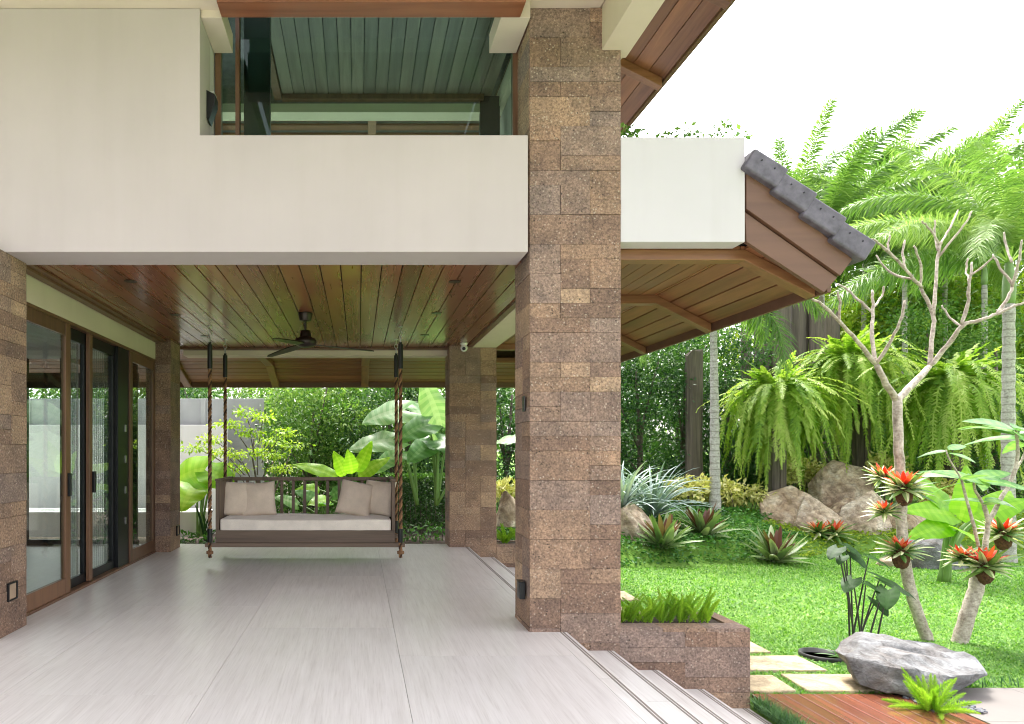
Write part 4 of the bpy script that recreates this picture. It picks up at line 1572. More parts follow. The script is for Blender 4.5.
def clumps_for(w, d, h, n, seed, z0=0.3, rr=0.3, bright=0.15):
    r = random.Random(seed)
    out = []
    for i in range(n):
        z = z0 + (h - z0) * (i + r.random()) / n
        k = 0.85 if z < h * 0.8 else 0.6
        c = (r.uniform(-1, 1) * w / 2 * k, r.uniform(-1, 1) * d / 2 * k, z)
        s = r.uniform(0.7, 1.25) * rr
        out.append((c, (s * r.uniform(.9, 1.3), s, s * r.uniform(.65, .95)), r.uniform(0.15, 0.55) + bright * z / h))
    return out

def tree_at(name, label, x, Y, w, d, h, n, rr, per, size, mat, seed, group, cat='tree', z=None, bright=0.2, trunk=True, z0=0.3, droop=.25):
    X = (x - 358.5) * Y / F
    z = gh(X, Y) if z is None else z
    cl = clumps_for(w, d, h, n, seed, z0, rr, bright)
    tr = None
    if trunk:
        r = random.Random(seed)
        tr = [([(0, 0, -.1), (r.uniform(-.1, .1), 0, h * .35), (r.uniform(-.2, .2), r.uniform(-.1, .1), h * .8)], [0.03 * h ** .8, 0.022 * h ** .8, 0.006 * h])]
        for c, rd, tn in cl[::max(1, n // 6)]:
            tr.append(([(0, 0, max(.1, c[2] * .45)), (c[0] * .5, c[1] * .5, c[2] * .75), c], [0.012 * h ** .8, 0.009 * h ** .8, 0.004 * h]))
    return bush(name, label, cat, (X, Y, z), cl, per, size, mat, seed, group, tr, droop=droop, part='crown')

# behind the swing
for k, (x, Y, w, h, mat, lab) in enumerate([
        (205, 19.5, 3.0, 3.9, 'hedge', 'dark leafy shrub rising over the grey garden wall at far left'),
        (262, 18.6, 2.6, 3.9, 'tree', 'mid green shrub behind the lime leaved young tree'),
        (312, 17.4, 2.4, 3.8, 'tree', 'mid green tall shrub behind the left half of the swing'),
        (352, 18.4, 2.6, 4.2, 'tree', 'bright speckled shrub above the middle of the swing'),
        (392, 17.2, 2.4, 3.9, 'hedge', 'dark green tall shrub behind the right ropes of the swing'),
        (440, 18.2, 2.6, 4.3, 'tree', 'mid green tall shrub behind the pale elephant ears'),
        (505, 17.6, 2.8, 4.3, 'hedge', 'dark green tall shrub seen between the two pillars'),
        (590, 18.6, 3.0, 4.4, 'hedge', 'dark green tall shrub hidden by the tall front pillar')]):
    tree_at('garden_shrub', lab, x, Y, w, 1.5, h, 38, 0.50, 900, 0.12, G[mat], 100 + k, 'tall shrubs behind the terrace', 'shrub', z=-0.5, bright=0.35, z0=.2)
# right of the front pillar
for k, (x, Y, w, h, mat, lab) in enumerate([
        (640, 17.8, 2.2, 4.3, 'hedge', 'dense fine leaved dark shrub right beside the tall front pillar'),
        (684, 18.2, 2.0, 4.4, 'hedge', 'dense dark shrub left of the slim grey palm trunk'),
        (728, 18.6, 1.8, 4.6, 'hedge', 'dark shrub behind the slim grey palm trunk'),
        (772, 18.4, 2.0, 1.9, 'hedge', 'low dark shrub under the left sword fern'),
        (850, 18.6, 2.8, 3.6, 'tree', 'mid green shrub behind the rock pile'),
        (925, 18.4, 3.0, 5.2, 'tree', 'mid green shrub behind the right sword fern'),
        (995, 17.7, 3.0, 5.0, 'tree', 'mid green shrub left of the pale palm trunk at right'),
        (1050, 16.5, 2.8, 3.4, 'hedge', 'dark shrub right of the pale palm trunk')]):
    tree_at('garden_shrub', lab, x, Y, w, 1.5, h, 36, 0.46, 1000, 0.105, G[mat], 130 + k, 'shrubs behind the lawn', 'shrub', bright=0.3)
# trees beyond
for k, (x, Y, w, h, mat, lab) in enumerate([
        (120, 26, 6.0, 6.2, 'tree', 'broad green tree far behind the left garden wall'),
        (250, 27, 6.5, 6.8, 'tree', 'broad green tree far behind the swing, left'),
        (390, 26, 6.5, 6.6, 'tree', 'broad green tree far behind the swing, right'),
        (540, 27, 6.5, 6.4, 'tree', 'broad green tree far behind the pillars'),
        (680, 26, 5.5, 6.6, 'tree', 'broad green tree beyond the slim palm trunk'),
        (790, 27, 5.0, 12.2, 'tree', 'broad green tree beyond the timber posts'),
        (872, 26, 5.0, 11.8, 'tree', 'broad green tree behind the bare plumeria branches'),
        (950, 28, 6.0, 13.2, 'tree', 'tall green tree behind the right palms'),
        (1040, 25, 6.0, 13.0, 'tree', 'tallest green tree at the right edge'),
        (1130, 24, 6.0, 10.0, 'tree', 'tall green tree beyond the right edge of the lawn'),
        (800, 24, 3.6, 5.6, 'light', 'bright lime tree between the palms and the timber posts'),
        (860, 23.5, 3.6, 6.6, 'light', 'bright lime tree behind the middle sword fern'),
        (915, 23, 3.4, 6.4, 'tree', 'bright green tree among the palms behind the plumeria fork'),
        (975, 23.5, 3.8, 7.4, 'light', 'bright lime tree behind the pale palm trunk')]):
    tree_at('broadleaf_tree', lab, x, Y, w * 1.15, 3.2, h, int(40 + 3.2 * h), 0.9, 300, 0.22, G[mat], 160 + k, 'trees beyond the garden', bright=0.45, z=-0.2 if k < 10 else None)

# clipped hedge
t = thing('clipped_hedge', 'low clipped green hedge block between the swing and the rear pillar', 'hedge', at(424, 451, 15.3) * 1.0)
t.location.z = 0
Xc = t.location.x
n = 15000
r_ = np.random.default_rng(5)
P = r_.uniform(-1, 1, (n, 3)) * np.array([0.80, 0.4, 0.52]) + np.array([0, 0, 0.42])
fc = r_.integers(0, 3, n)
for ax, (half, cc) in enumerate(((0.80, 0), (0.40, 0), (0.52, 0.42))):
    k = fc == ax
    P[k, ax] = cc + np.where(r_.random(k.sum()) < (0.5 if ax != 2 else 0.12), -half, half) * (1 if ax != 1 else -1) * (0.9 + 0.14 * r_.random(k.sum()))
A = (P - np.array([0, 0, .4])) + r_.normal(size=(n, 3)) * .4
V, q = leaf_arrays(P, A, r_.normal(size=(n, 3)) * .5 + np.array([0, -.4, 1]), 0.055 * (.7 + .6 * r_.random(n)), .6)
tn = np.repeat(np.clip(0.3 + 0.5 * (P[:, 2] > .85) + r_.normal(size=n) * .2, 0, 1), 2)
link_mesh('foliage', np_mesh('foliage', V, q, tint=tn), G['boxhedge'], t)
m = MB()
for k in range(14): 
    x = -0.75 + k * 0.115
    m.tube([(x, random.uniform(-.2, .2), -.45), (x + random.uniform(-.05, .05), random.uniform(-.2, .2), .3)], 0.012, 6)
m.build('stems', M['trunk_dark'], t)

# lime leaved young tree behind the left of the swing
cl = []
r = random.Random(8)
for (x, y) in ((215, 440), (232, 425), (252, 432), (268, 440), (285, 432), (258, 452), (240, 455), (275, 455), (292, 445), (222, 452), (245, 412), (265, 418), (200, 448), (235, 468), (280, 468)):
    p = at(x, y, 14.8)
    cl.append(((p.x + 2.2, r.uniform(-.5, .5), p.z + 0.15), (.36, .34, .085), r.uniform(.4, .75)))
base = [((0.28, 0, -.2), (.22, 0, .7), (0.15, 0, 1.3), (0.05, 0, 1.9))]
tr = [([(.0, 0, -.2), (.02, 0, .8), (-.1, 0, 1.5), (-.05, 0, 2.1)], [.03, .025, .018, .008]), ([(.02, 0, -.2), (.35, 0, .7), (.6, .1, 1.3), (.75, .1, 1.7)], [.03, .022, .015, .006])]
for c, rd, tn in cl: tr.append(([(c[0] * .35, c[1] * .3, max(.5, c[2] - .5)), (c[0] * .75, c[1] * .7, c[2] - .15), c], [.012, .008, .004]))
bush('young_tree', 'slender young tree with sparse lime leaves behind the left end of the swing', 'tree', (-2.2, 14.8, -0.15), cl, 2300, 0.085, G['light'], 77, None, tr, droop=.4, width=.5, part='crown', shell=.1)

# variegated shrubs
for k, (x, y, Y, w, h, lab) in enumerate([
        (690, 512, 15.6, 60, 26, 'yellow variegated shrub left of the slim palm trunk'),
        (742, 511, 15.9, 52, 22, 'yellow variegated shrub right of the slim palm trunk'),
        (797, 496, 16.8, 56, 30, 'yellow variegated shrub behind the flat topped boulder'),
        (884, 500, 16.0, 44, 34, 'yellow variegated shrub beside the tall brown boulder'),
        (935, 510, 15.0, 46, 22, 'yellow variegated shrub behind the broad banana leaves'),
        (507, 503, 14.2, 34, 16, 'yellow variegated shrub seen between the two pillars')]):
    p = at(x, y, Y)
    W, H = w * Y / F, 1.35 * h * Y / F
    r = random.Random(k)
    cl = [((r.uniform(-.5, .5) * W * .8, r.uniform(-.25, .25), H * r.uniform(.35, .8)), (W * .18, .22, H * .26), r.uniform(.45, .8)) for _ in range(10)]
    tr = [([(c[0] * .5, c[1] * .5, -.25), c], [.012, .006]) for c, _, _ in cl]
    bush('variegated_shrub', lab, 'shrub', (p.x, p.y, p.z), cl, 1900, 0.13, G['croton'], 300 + k, 'yellow variegated shrubs', tr, width=.5, shell=.2)

# ================================================================== strap plants, bromeliads
def strap_plant(name, label, cat, loc, n, L, W, mat, seed, group=None, e=(0.4, 1.45), bend=(0.8, 2.0), belly=0.35, tv=(.2, .9), part='leaves'):
    t = thing(name, label, cat, loc, 0, group)
    r = random.Random(seed)
    a = Acc()
    for k in range(n):
        el = e[0] + (e[1] - e[0]) * (k / n) ** .8
        V, q = strap(L * r.uniform(.75, 1.15), W * r.uniform(.8, 1.2), el, k * 2.4 + r.uniform(-.2, .2), r.uniform(*bend), 9, origin=(r.uniform(-.05, .05), r.uniform(-.05, .05), 0.02), belly=belly, twist=r.uniform(-.4, .4))
        tt = r.uniform(*tv)
        a.add(V, q, np.clip(tt + np.repeat([0.0, 0.12], 1)[0] + np.tile([-.08, .08], len(q) // 2), 0, 1))
    a.build(part, mat, t, smooth=True)
    return t
strap_plant('strap_leaf_plant', 'tall blue green strap leaved plant on the bank right of the front pillar', 'plant', at(653, 518, 14.3), 85, 1.35, .06, G['blue'], 1, 'blue green strap plants')
strap_plant('strap_leaf_plant', 'blue green strap leaved plant half hidden by the front pillar', 'plant', at(622, 512, 14.0), 60, 1.35, .06, G['blue'], 2, 'blue green strap plants')
for k, (x, y, Y, s, lab) in enumerate([(664, 556, 12.9, .66, 'large green bromeliad at the front of the bank below the blue strap leaves'),
        (703, 540, 13.6, .72, 'large bronze centred bromeliad left of the slim palm trunk'),
        (776, 561, 12.9, .66, 'large bronze bromeliad standing alone in front of the rounded pale boulder')]):
    p = at(x, y - 2, Y)
    t = strap_plant('bromeliad', lab, 'bromeliad', (p.x, p.y, gh(p.x, p.y) + .03), 26, s * 1.1, .16, G['brom'], 20 + k, 'large bromeliads on the bank', e=(.12, 1.2), bend=(.2, .7), belly=.55)
    r = random.Random(k)
    a = Acc()
    for j in range(11):
        V, q = strap(s * r.uniform(.75, 1.0), .14, r.uniform(.75, 1.35), j * 2.4 + .6, r.uniform(.1, .5), 7, origin=(0, 0, .06), belly=.55)
        a.add(V, q, r.random())
    a.build('bronze_leaves', G['brom_red'], t, smooth=True)

def red_bromeliad(label, loc, s, seed, ball=True, group='red flowered bromeliads', nl=34):
    t = thing('bromeliad', label, 'bromeliad', loc, random.uniform(0, 6), group)
    r = random.Random(seed)
    a = Acc()
    for k in range(nl):
        V, q = strap(s * r.uniform(.75, 1.2), s * .23, -.4 + 1.35 * (k / nl), k * 2.4, r.uniform(.3, .8), 6, origin=(0, 0, 0), belly=.5, fold=.3)
        # pale edges, green middle: each half of the strap has its own tint, with some wholly pale leaves
        a.add(V, q, np.clip((.3 if k % 2 else .9) + np.tile([-.25, .2], len(q) // 2), 0, 1))
    a.build('leaves', G['vari'], t, smooth=True)
    a = Acc()
    for k in range(14):
        V, q = strap(s * r.uniform(.55, .8), s * .2, .45 + .75 * (k / 14), k * 2.4, r.uniform(.2, .7), 5, origin=(0, 0, s * .12), belly=.55, fold=.25)
        a.add(V, q, r.random())
    a.build('flower', G['flower'], t, smooth=True)
    if ball:
        bm = bmesh.new()
        bmesh.ops.create_icosphere(bm, subdivisions=4, radius=1)
        for v in bm.verts:
            d = 1 + .12 * mnoise.noise(v.co * 3 + Vector((seed, 0, 0))) + .10 * mnoise.noise(v.co * 14)
            v.co = Vector((v.co.x * .082 * d, v.co.y * .078 * d, v.co.z * .12 * d - .075))
        me = bpy.data.meshes.new('root_ball'); bm.to_mesh(me); bm.free()
        link_mesh('root_ball', me, M['coir'], t)
    return t

# ================================================================== plumeria trees
def limb(pts_px, Y, r0, r1, base, jit=0.0, seed=0, yoff=None):
    out = []
    r = random.Random(seed)
    n = len(pts_px)
    for i, (x, y) in enumerate(pts_px):
        yy = Y + (yoff[i] if yoff else 0)
        p = at(x, y, yy)
        out.append(p - Vector(base))
    return out, [r0 + (r1 - r0) * i / (n - 1) for i in range(n)]

def smooth_path(pts, rad, sub=4, amp=0.012, seed=0):
    r = random.Random(seed)
    P = [Vector(p) for p in pts]
    out, ro = [], []
    for i in range(len(P) - 1):
        p0, p1, p2, p3 = P[max(i - 1, 0)], P[i], P[i + 1], P[min(i + 2, len(P) - 1)]
        for k in range(sub):
            u = k / sub
            v = 0.5 * ((2 * p1) + (p2 - p0) * u + (2 * p0 - 5 * p1 + 4 * p2 - p3) * u * u + (3 * p1 - p0 - 3 * p2 + p3) * u ** 3)
            out.append(v + Vector((r.uniform(-1, 1), r.uniform(-1, 1), r.uniform(-1, 1))) * amp)
            ro.append(rad[i] + (rad[i + 1] - rad[i]) * u * (1) + r.uniform(-1, 1) * amp * .3)
    out.append(P[-1]); ro.append(rad[-1])
    return out, ro

YP = 7.7
base1 = gp(929, 640); base1 = Vector((base1.x, base1.y, GZ)); YP = base1.y
plum = thing('plumeria_tree', 'pale bare branched plumeria tree rising behind the slate boulder', 'tree', base1)
m = MB()
pts, rad = limb([(930, 648), (921, 622), (909, 585), (903, 545), (901, 500), (899, 450), (897, 397)], YP, .062, .045, base1)
pts, rad = smooth_path(pts, rad, 5, .006, 1)
rad[0] = .075
m.tube(pts, rad, 14)
m.build('trunk', M['trunk_pale'], plum, smooth=True)
BR = [([(897, 400), (886, 384), (876, 364)], .07, .055, [0, -.1, -.2]),
      ([(876, 364), (858, 342), (839, 321), (822, 304)], .045, .028, [-.2, -.35, -.5, -.6]),
      ([(839, 321), (840, 306), (838, 292)], .026, .022, [-.5, -.55, -.6]),
      ([(822, 304), (812, 298), (806, 291)], .026, .022, [-.6, -.65, -.7]),
      ([(876, 364), (872, 338), (873, 310), (872, 290)], .042, .026, [-.2, -.1, 0, .05]),
      ([(872, 312), (858, 300), (848, 290), (838, 284)], .028, .02, [0, .05, .1, .1]),
      ([(873, 308), (882, 296), (884, 286)], .024, .02, [0, .1, .1]),
      ([(876, 364), (889, 345), (900, 322), (905, 300)], .036, .024, [-.2, -.35, -.5, -.55]),
      ([(897, 400), (912, 385), (930, 366)], .075, .06, [0, .1, .2]),
      ([(930, 366), (932, 340), (933, 315), (921, 288)], .046, .038, [.2, .25, .3, .3]),
      ([(921, 288), (906, 270), (889, 252), (878, 243), (872, 239)], .033, .022, [.3, .25, .2, .15, .1]),
      ([(906, 270), (903, 255), (905, 240)], .024, .02, [.25, .3, .3]),
      ([(889, 252), (888, 243), (890, 235)], .022, .018, [.2, .25, .25]),
      ([(914, 279), (897, 276), (884, 266), (876, 255)], .026, .018, [.3, .45, .55, .6]),
      ([(921, 288), (921, 265), (914, 246)], .026, .02, [.3, .2, .1]),
      ([(933, 316), (936, 285), (938, 255), (940, 244)], .036, .028, [.3, .35, .4, .4]),
      ([(940, 244), (930, 230), (922, 221)], .024, .019, [.4, .35, .3]),
      ([(940, 244), (950, 228), (958, 210)], .024, .018, [.4, .5, .6]),
      ([(938, 258), (952, 240), (964, 225), (972, 211)], .026, .018, [.4, .3, .2, .15]),
      ([(938, 250), (935, 232), (935, 220)], .022, .017, [.4, .5, .5]),
      ([(930, 366), (948, 345), (962, 326), (980, 320), (997, 314)], .05, .034, [.2, .05, -.1, -.15, -.2]),
      ([(962, 326), (968, 300), (970, 280), (972, 262)], .034, .022, [-.1, -.15, -.2, -.2]),
      ([(970, 282), (966, 270), (968, 258)], .02, .017, [-.2, -.1, -.1]),
      ([(971, 275), (985, 265), (994, 256)], .022, .017, [-.2, -.3, -.4]),
      ([(997, 314), (1008, 297), (1012, 284), (1000, 268), (993, 254)], .034, .02, [-.2, -.2, -.2, -.15, -.1]),
      ([(1012, 286), (1018, 265), (1022, 240)], .028, .02, [-.2, -.3, -.4]),
      ([(1012, 262), (1006, 245), (1004, 232)], .022, .018, [-.2, -.1, -.1]),
      ([(997, 314), (1015, 306), (1035, 296), (1050, 280)], .03, .02, [-.2, -.3, -.35, -.4]),
      ([(962, 327), (950, 318), (942, 305)], .024, .018, [-.1, .05, .1])]
for k, (pp, r0, r1, yo) in enumerate(BR):
    m = MB()
    pts, rad = limb(pp, YP, r0 * .55, r1 * .5, base1, yoff=yo)
    pts, rad = smooth_path(pts, rad, 4, .006, k + 5)
    rad[-1] *= .8
    m.tube(pts, rad, 9)
    m.build('branch', M['trunk_pale'], plum, smooth=True)

base2 = gp(960, 643); base2 = Vector((base2.x, base2.y, GZ)); Y2 = base2.y
pl2 = thing('plumeria_tree', 'leaning plumeria trunk with large glossy leaves at the right of the slate boulder', 'tree', base2)
m = MB()
pts, rad = limb([(958, 648), (966, 620), (974, 595), (980, 570), (982, 558)], Y2, .076, .064, base2)
pts, rad = smooth_path(pts, rad, 5, .006, 2)
m.tube(pts, rad, 14)
m.build('trunk', M['trunk_pale'], pl2, smooth=True)
B2 = [([(982, 562), (986, 540), (988, 522), (984, 505)], .042, .03, [0, 0, 0, 0]), ([(984, 505), (976, 492), (974, 482)], .024, .017, [0, -.05, -.1]),
      ([(980, 562), (976, 535), (968, 505), (961, 478)], .03, .018, [0, -.1, -.2, -.3]), ([(988, 522), (1000, 500), (1012, 478), (1018, 455), (1016, 430)], .036, .02, [0, .05, .1, .1, .1]),
      ([(1012, 478), (1022, 460), (1030, 440)], .022, .016, [.1, .2, .3]), ([(961, 478), (951, 462), (946, 450)], .014, .01, [-.3, -.3, -.3])]
for k, (pp, r0, r1, yo) in enumerate(B2):
    m = MB()
    pts, rad = limb(pp, Y2, r0 * .68, r1 * .68, base2, yoff=yo)
    pts, rad = smooth_path(pts, rad, 4, .004, k + 50)
    m.tube(pts, rad, 8)
    m.build('branch', M['trunk_pale'], pl2, smooth=True)


def big_leaf(att, d, up, L, W, lobe=0.0, fold=0.15, droop=0.5, wave=0.03, nu=14, nv=8, shape=0.6, seed=0, t0=.45, torn=0.0):
    """one large leaf from its stalk's end: V, quads, tints; lobe > 0 makes the base heart-shaped"""
    d = np.array(Vector(d).normalized()); up = np.array(Vector(up).normalized())
    s = unit(np.cross(d, up)); n = np.cross(s, d)
    V, q, T = [], [], []
    r = random.Random(seed)
    ph = r.uniform(0, 6)
    for i in range(nu + 1):
        u = i / nu
        w = W / 2 * (math.sin(math.pi * min(1, max(0.0, u)) ** shape) ** .75 if 0 < u < 1 else 0)
        if lobe: w = W / 2 * ((1 - u ** 2.2) ** .8 * (0.55 + .45 * min(1, u * 4)) if u < 1 else 0)
        for j in range(-nv // 2, nv // 2 + 1):
            v = 2 * j / nv
            back = lobe * L * (1 - u) ** 2 * abs(v) ** 1.3
            x = u * L - back
            y = v * w
            z = fold * abs(y) - droop * L * (x / L) ** 2 * (1 if x > 0 else .2) - .12 * abs(v) ** 2 * w * 2 * .5
            z += wave * math.sin(u * 17 + ph + abs(v) * 2) * abs(v) ** 1.5 * W
            V.append(np.array(att) + d * x + s * y + n * z)
    m = nv + 1
    for i in range(nu):
        for j in range(nv):
            a = i * m + j
            q.append((a, a + 1, a + m + 1, a + m))
            vein = .22 if j in (nv // 2 - 1, nv // 2) else 0
            T.append(min(1, max(0, t0 + vein + (.12 if i % 2 else -.06) + r.uniform(-.05, .05))))
    return np.array(V), np.array(q), np.array(T)

# leaf rosettes of the second plumeria
def leaf_parts(parent, specs, mat, base):
    for sp in specs:
        att, tip, L, W = sp[:4]
        kw = sp[4] if len(sp) > 4 else {}
        V, q, T = big_leaf(Vector(att) - Vector(base), Vector(tip), kw.pop('up', (0, 0, 1)), L, W, **kw)
        link_mesh('leaf', np_mesh('leaf', V, q, tint=T, smooth=True), mat, parent)
r = random.Random(12)
for (x, y, yo, nl, Ls) in ((974, 480, -.1, 9, .40), (961, 478, -.3, 4, .3), (1016, 432, .1, 8, .42), (1028, 442, .3, 5, .36), (984, 503, 0, 3, .3), (948, 452, -.3, 3, .22)):
    c = at(x, y, Y2 + yo)
    for k in range(nl):
        az = k * 2.4 + r.uniform(-.3, .3)
        el = r.uniform(-.15, .55)
        V, q, T = big_leaf(c - base2 + Vector((0, 0, r.uniform(-.03, .03))), (math.cos(az) * math.cos(el), math.sin(az) * math.cos(el), math.sin(el)), (0.1, -.55, .85),
                           Ls * r.uniform(1.05, 1.5), Ls * .44, 0, .2, r.uniform(.2, .55), .01, 10, 4, .72, k, t0=r.uniform(.2, .65))
        link_mesh('leaf', np_mesh('leaf', V, q, tint=T, smooth=True), G['plumeria'], pl2)

for x, y, Y, s, ball, lab in [(904, 488, YP - .2, .30, True, 'red flowered bromeliad on the pale trunk, uppermost of two facing the boulder'),
        (901, 551, YP - .2, .26, True, 'red flowered bromeliad in a coir ball low on the pale trunk'),
        (884, 478, YP + .2, .24, False, 'red flowered bromeliad on the far side of the pale trunk'),
        (884, 512, YP - .1, .20, False, 'small striped bromeliad below the upper flower on the pale trunk'),
        (985, 566, Y2 - .2, .32, True, 'large red flowered bromeliad in a coir ball on the leaning trunk'),
        (962, 558, Y2 - .05, .22, False, 'small pink red bromeliad left on the leaning trunk'),
        (1003, 533, Y2 + .25, .28, True, 'red flowered bromeliad behind the leaning trunk'),
        (834, 553, 14.4, .42, False, 'orange red bromeliad on the yellow ground cover, right of its neighbour'),
        (818, 553, 14.4, .38, False, 'orange red bromeliad on the yellow ground cover, nearer the rounded boulder')]:
    p = at(x, y, Y)
    if Y > 10: p.z = gh(p.x, p.y) + .1
    red_bromeliad(lab, p, s, int(x + y), ball)

# ================================================================== big leaved plants
def ear_plant(name, label, base, leaves, mat, group=None, lobe=.35, stem='stem_green', rad=.02, cat='plant'):
    """leaves: (attachment point, tip direction, length, width, droop, tint)"""
    t = thing(name, label, cat, base, 0, group)
    for k, (att, d, L, W, dr, t0) in enumerate(leaves):
        a = Vector(att) - Vector(base)
        V, q, T = big_leaf(a, d, (.1, -.8, .75), L, W, lobe, .10, dr, .03, 16, 10, .6, k, t0)
        lf = link_mesh('leaf', np_mesh('leaf', V, q, tint=T, smooth=True), mat, t)
        m = MB()
        b0 = Vector((random.uniform(-.06, .06), random.uniform(-.05, .05), 0))
        mid = b0.lerp(a, .6) + Vector((a.x * -.12, a.y * -.12, .12 * a.z))
        pts, rr = smooth_path([b0, mid, a], [rad * 1.6, rad * 1.1, rad * .6], 5, 0)
        m.tube(pts, rr, 8)
        m.build('stem', M[stem], lf, smooth=True)
    return t
Ye = 14.6
ear_plant('elephant_ear', 'tall elephant ear with broad pale green leaves right of the swing ropes', at(415, 505, Ye), [
    (at(405, 410, Ye), (-1, -.3, -.15), .95, .75, .25, .7), (at(393, 440, Ye - .3), (-1, -.5, -.1), 1.0, .62, .2, .75), (at(412, 412, Ye + .2), (.9, .2, .05), .8, .66, .4, .6),
    (at(400, 452, Ye - .2), (-.9, -.6, -.5), .75, .5, .3, .65)], G['ear'], 'elephant ears behind the terrace')
ear_plant('elephant_ear', 'elephant ear with upright lit leaves beside the rear pillar', at(438, 505, Ye - .2), [
    (at(440, 425, Ye - .1), (-.35, -.2, 1), 1.1, .85, .1, .75), (at(428, 424, Ye - .5), (-.8, -.5, -.25), .8, .62, .35, .3), (at(438, 440, Ye - .5), (.6, -.6, -.2), .8, .65, .3, .35),
    (at(430, 443, Ye - .4), (-.6, -.6, -.35), .7, .6, .3, .3), (at(455, 420, Ye), (.9, -.2, .2), .9, .7, .3, .6), (at(500, 440, Ye), (.3, -.6, .1), .6, .6, .3, .8)], G['ear'], 'elephant ears behind the terrace')
Yb = 13.8
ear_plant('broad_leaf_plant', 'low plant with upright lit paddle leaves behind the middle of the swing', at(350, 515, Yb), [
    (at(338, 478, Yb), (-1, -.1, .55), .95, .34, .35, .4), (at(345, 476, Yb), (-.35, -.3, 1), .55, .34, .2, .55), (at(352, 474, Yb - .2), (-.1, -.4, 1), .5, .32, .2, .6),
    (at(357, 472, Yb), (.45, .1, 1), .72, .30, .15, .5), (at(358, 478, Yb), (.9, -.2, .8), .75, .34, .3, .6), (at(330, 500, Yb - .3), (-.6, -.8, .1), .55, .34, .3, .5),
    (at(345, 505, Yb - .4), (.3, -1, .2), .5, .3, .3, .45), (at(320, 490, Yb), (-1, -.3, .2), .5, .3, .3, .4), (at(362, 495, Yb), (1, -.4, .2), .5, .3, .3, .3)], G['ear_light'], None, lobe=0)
ear_plant('broad_leaf_plant', 'low dark paddle leaved plant seen through the slats of the swing', at(325, 528, Yb - .4), [
    (at(318, 500, Yb - .4), (-.8, -.3, .5), .5, .3, .3, .3), (at(332, 496, Yb - .4), (.7, -.2, .6), .55, .3, .3, .35), (at(326, 505, Yb - .5), (.1, -1, .4), .5, .3, .3, .3),
    (at(375, 500, Yb), (.5, -.3, .5), .5, .32, .3, .3), (at(298, 505, Yb - .3), (-.6, -.4, .4), .5, .32, .3, .6)], G['ear'], None, lobe=.1)
Yl = 14.4
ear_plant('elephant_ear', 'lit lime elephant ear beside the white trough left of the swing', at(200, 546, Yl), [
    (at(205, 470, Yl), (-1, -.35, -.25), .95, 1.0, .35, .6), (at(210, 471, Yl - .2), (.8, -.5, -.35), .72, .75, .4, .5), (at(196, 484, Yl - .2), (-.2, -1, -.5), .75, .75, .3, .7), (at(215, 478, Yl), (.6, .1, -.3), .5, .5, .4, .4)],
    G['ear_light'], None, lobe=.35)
strap_plant('blade_plant', 'few arching dark blade leaves in front of the white trough', 'plant', at(205, 548, 12.2), 5, .95, .05, G['darkleaf'], 9, None, e=(1.0, 1.9), bend=(.5, 1.4))
# banana-like leaves right
pb = at(945, 548, 11.0); pb.z = gh(pb.x, pb.y)
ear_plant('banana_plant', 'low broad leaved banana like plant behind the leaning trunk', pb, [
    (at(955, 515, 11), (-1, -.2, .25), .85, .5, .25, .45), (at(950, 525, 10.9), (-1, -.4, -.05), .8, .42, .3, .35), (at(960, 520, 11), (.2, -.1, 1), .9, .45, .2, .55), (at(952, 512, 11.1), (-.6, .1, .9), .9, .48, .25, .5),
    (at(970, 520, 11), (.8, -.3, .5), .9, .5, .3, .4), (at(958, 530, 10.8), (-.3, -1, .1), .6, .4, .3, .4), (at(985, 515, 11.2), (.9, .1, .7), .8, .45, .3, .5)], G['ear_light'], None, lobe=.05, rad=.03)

# dark heart leaves on tall black stems, and the sunken pot
pt = gp(855, 652)
tp = thing('taro_plant', 'tall black stemmed plant with dark heart shaped leaves behind the slate boulder', 'plant', (pt.x, pt.y, GZ))
for k, (x, y, bx, dx, L) in enumerate([(838, 548, 850, -1, .20), (850, 552, 853, .3, .22), (869, 556, 858, .9, .22), (853, 579, 856, -.9, .22), (866, 583, 860, .8, .24), (880, 578, 866, .9, .36),
        (888, 590, 870, -.5, .26), (846, 545, 849, .6, .18), (876, 600, 864, .1, .2), (843, 556, 848, -.8, .14), (886, 583, 868, .9, .24)]):
    att = at(x, y, pt.y + (k % 3 - 1) * .12) - Vector((pt.x, pt.y, GZ))
    V, q, T = big_leaf(att, (dx, -.6, -.45), (dx * .3, -.3, 1), L, L * .85, .35, .12, .2, .02, 10, 8, .6, k, random.uniform(.1, .9))
    lf = link_mesh('leaf', np_mesh('leaf', V, q, tint=T, smooth=True), G['darkleaf'], tp)
    m = MB()
    b0 = Vector(((bx - 855) / 95.0 * .8, (k % 3 - 1) * .1, 0))
    pts, rr = smooth_path([b0, b0.lerp(att, .55) + Vector((0, 0, .03)), att], [.010, .008, .005], 5, 0)
    m.tube(pts, rr, 6)
    m.build('stem', M['stem_black'], lf, smooth=True)
pot = thing('sunken_pot', 'round dark rimmed water pot sunk into the lawn beside the slate boulder', 'pot', (4.76, 7.02, GZ))
m = MB(); m.lathe([(.19, -.15), (.205, .02), (.20, .045), (.185, .045), (.178, .0)], 32); m.build('rim', M['pot'], pot, smooth=True)
m = MB(); m.lathe([(.178, -.04), (.178, -.012)], 32); m.build('water', M['water'], pot)
strap_plant('pot_plant', 'small tufted plant spilling over the rim of the sunken pot', 'plant', (4.94, 6.92, GZ), 40, .26, .02, G['cover'], 55, None, e=(.2, 1.3), bend=(.3, 1.2))

